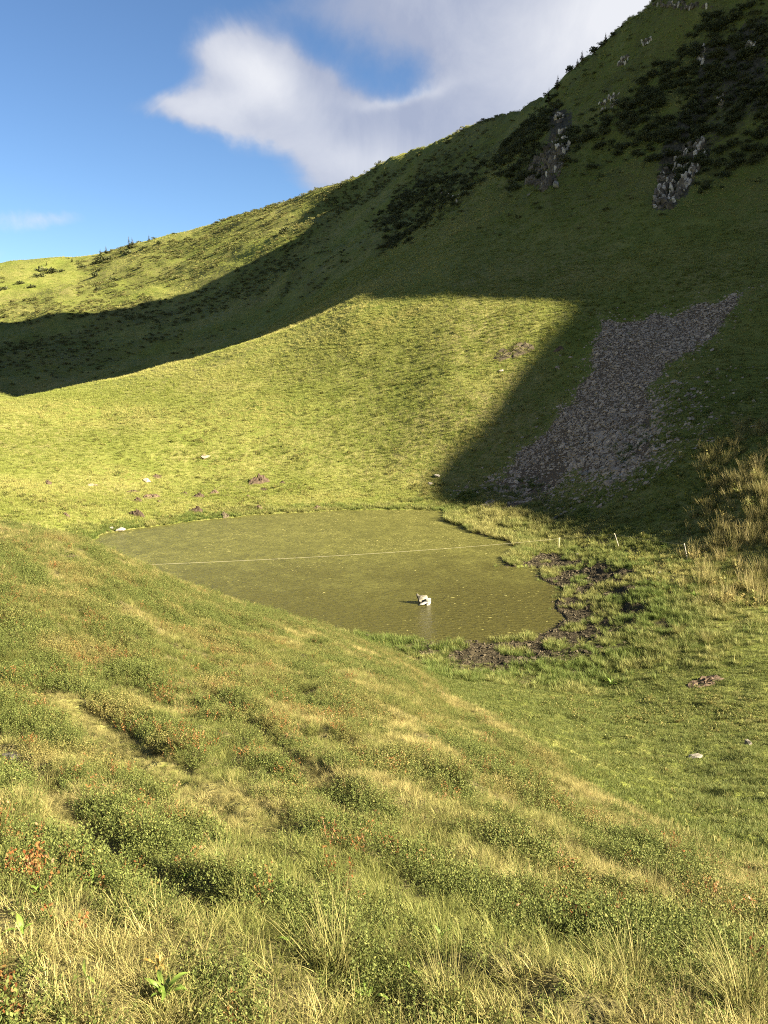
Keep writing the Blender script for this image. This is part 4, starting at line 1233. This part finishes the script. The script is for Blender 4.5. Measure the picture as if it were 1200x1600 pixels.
for i, (px, py, wp, lb) in enumerate(bl):
    P = None; yy = py - 1
    while P is None and yy < py + 25: yy += 1; P = hit(px, yy)
    s = wp / F_PX * float(np.linalg.norm(P)) * 1.0
    P[2] -= .22 * s
    root = obj('shrub', None, None, P, (0, 0, i * 2.3), (s, s, s * (.7 + .3 * ((i * 7) % 5) / 5))); tag(root, lb, 'shrub', 'shrubs on the hillsides')
    obj('foliage', BUSH[i % 4], root); obj('stem', STEM, root)

# broad leaved plants in the foreground, each leaf a piece of its own
def leaf_mesh(seed, L=.13, w=.032, curl=.6):
    g = np.random.default_rng(seed); V = []; F = []; n = 6; T = []; RN = []
    x = z = 0.0; th = .35
    for i in range(n + 1):
        f = i / n; ww = w * (math.sin(math.pi * min(f * .93 + .07, 1)) ** .8) * .5 + .001
        V += [(x, -ww, z + ww * .35), (x, 0, z), (x, ww, z + ww * .35)]; T += [f] * 3; RN += [.5] * 3
        st = L / n; x += math.sin(th) * st; z += math.cos(th) * st; th += curl * g.uniform(.6, 1.4) / n * 1.6
    for i in range(n):
        for k in range(2): F.append((3 * i + k, 3 * i + k + 1, 3 * i + k + 4, 3 * i + k + 3))
    return mesh_from('leaf', V, [np.array(F)], M_BROAD, True, {'t': T, 'rnd': RN})

LEAF = [leaf_mesh(1200 + i, .12 + .02 * (i % 4), .026 + .006 * (i % 3), .5 + .25 * (i % 4)) for i in range(8)]
LEAFY = []
M_YEL = leaf_material('withered_leaf', ((0.30, 0.24, 0.05), (0.42, 0.25, 0.07), (0.40, 0.14, 0.04)), .3, .5, .2)
for l in LEAF[:4]:
    c = l.copy(); c.materials[0] = M_YEL; LEAFY.append(c)
pl = [(258, 1575, 13, 1.15, 'leafiest green broad leaved plant at the bottom left, below the yellow rosette', 0), (250, 1528, 8, .8, 'withered yellow and rust rosette on a pale stalk at the bottom left', 1),
      (145, 1392, 4, .9, 'pair of upright bright green leaves among the bilberry at left', 0), (62, 1408, 4, .8, 'bright leaf shoot beside the red sprig near the left edge', 0), (436, 1405, 6, .8, 'bright green rosette in the dark bilberry left of centre', 0),
      (456, 1490, 2, .95, 'single long green leaf standing left of the big pale tussock', 0), (36, 1475, 5, 1.0, 'arching pale green leaves at the left edge above the red leaves', 0), (576, 1578, 7, .95, 'pale yellow green rosette at the bottom, right of the big tussock', 0),
      (276, 1290, 3, .8, 'slanting long leaf in the grass strip above the withered tuft', 0), (822, 1365, 2, .8, 'single pale leaf catching the sun in the middle of the slope', 0), (690, 1478, 2, .9, 'pale folded leaf lying on the grass right of the tussock', 0),
      (1116, 1590, 6, .8, 'broad leaved plant at the foot of the tussock at the bottom right', 0), (640, 1530, 4, .75, 'bright leaf shoots between the pale rosette and the red sprigs', 0), (290, 1384, 4, .9, 'pale limp leaves beside the grass fan below the withered tuft', 0),
      (135, 1545, 3, 1.0, 'long single leaf standing in the grass at the bottom left corner', 0), (955, 1073, 9, 3.2, 'bright clump of leaves in the shade of the marsh edge', 0), (1085, 935, 16, 3.6, 'leafy pale green weed at the foot of the right bank', 0), (1035, 858, 5, 3.0, 'pale leafy weed standing left of the last fence stake', 0)]
for i, (px, py, n, sc, lb, yel) in enumerate(pl):
    g = np.random.default_rng(1300 + i); P = hit(px, py); P[2] += .02
    sc = sc * .36 if py > 1200 else sc * .6
    root = obj('broad_leaf_plant', None, None, P, None, sc); tag(root, lb, 'plant', 'broad leaved plants in the grass')
    for k in range(n):
        lib = LEAFY if yel else LEAF
        q = g.uniform(0, .035 if n > 3 else .01); a = 6.283 * k / n + g.normal(0, .35)
        obj('leaf', lib[int(g.integers(0, len(lib)))], root, (q * math.cos(a), q * math.sin(a), .05 if py < 1600 else 0), (g.normal(0, .2), g.normal(0, .25), a), float(g.uniform(.75, 1.25)))
    obj('stem', tube('stem', [(0, 0, -.03), (.004, 0, .05), (0, .004, .10)], .004, M_BROAD, 5, .6), root)

# tall tussocks that stand out
TUS = [pack('blades', *blades(150, .30, .0030, .06, .42, .7, 4, 1400 + i), M_STRAW) for i in range(3)]
TUSG = [pack('green_base', *blades(50, .12, .005, .06, .6, .8, 3, 1410 + i), M_GRASS) for i in range(2)]
for i, (px, py, s, lb) in enumerate([(520, 1520, 1.0, 'big pale straw tussock standing upright at the bottom centre'), (1165, 1585, 1.05, 'big pale tussock fanning out at the bottom right corner'), (990, 1545, .8, 'narrow upright straw tuft left of the corner tussock'),
                                     (395, 1065, 1.1, 'small sunlit straw tuft on the upper slope, beside the dark bilberry bank'), (75, 1235, .8, 'green and straw grass fan beside the flat stones at left'), (350, 1370, .8, 'green grass fan to the left of the dark bilberry'),
                                     (700, 1575, .8, 'pale tuft at the bottom edge right of the pale rosette'), (1105, 1005, 3.0, 'straw tussock in the marsh below the right bank'), (1060, 990, 2.6, 'smaller straw tussock left of the marsh one'), (1015, 1400, .8, 'pale tuft behind the reddish patch on the right slope')]):
    P = hit(px, py); root = obj('grass_tussock', None, None, P, (0, 0, i * 1.3), s); tag(root, lb, 'grass tussock', 'tall tussocks that stand out of the grass')
    obj('blades', TUS[i % 3], root); obj('green_base', TUSG[i % 2], root)

# ------------------------------------------------------------------ floating pondweed
mw, t, out = new_mat('pondweed'); rn = t.attr('tint', True).outputs['Fac']; principled(t, out, t.mix(rn, (0.13, 0.125, 0.03), (0.40, 0.36, 0.13)), .5, .3)
PW = []
for i in range(4):
    g = np.random.default_rng(1500 + i); n = 6
    V = [(math.cos(6.283 * k / n) * .5 * g.uniform(.6, 1.1), math.sin(6.283 * k / n) * .22 * g.uniform(.6, 1.1), 0.004) for k in range(n)] + [(0, 0, .03)]
    PW.append(mesh_from('pondweed', V, [np.array([(k, (k + 1) % n, n) for k in range(n)])], mw, False))
P_PW = proto_collection('pondweed', PW)
lo = POND_R.min(0); hi = POND_R.max(0); g = np.random.default_rng(55)
X = g.uniform(lo[0], hi[0], 60000); Y = g.uniform(lo[1], hi[1], 60000); d = pond_d(X, Y)
n = fbm(X / 6, Y / 6, 91, 3) + (fbm(X / 1.2, Y / 1.2, 92, 2) - .5) * .5
ok = (d < -.15) & (g.uniform(size=len(X)) < np.clip((n - .30) * 1.5, .05, .75) * (0.15 + .85 * sstep(Y, 54, 70)))
x, y = X[ok], Y[ok]
scatter('pondweed', 'small yellow green flecks of pondweed floating on the pond', P_PW, 4, x, y, np.full(len(x), ZW + .004), np.exp(g.normal(-2.35, .45, len(x))), np.clip(g.beta(1.2, 2.6, len(x)), 0, 1), np.stack([np.zeros(len(x)), np.zeros(len(x)), g.normal(.1, .6, len(x))], -1))
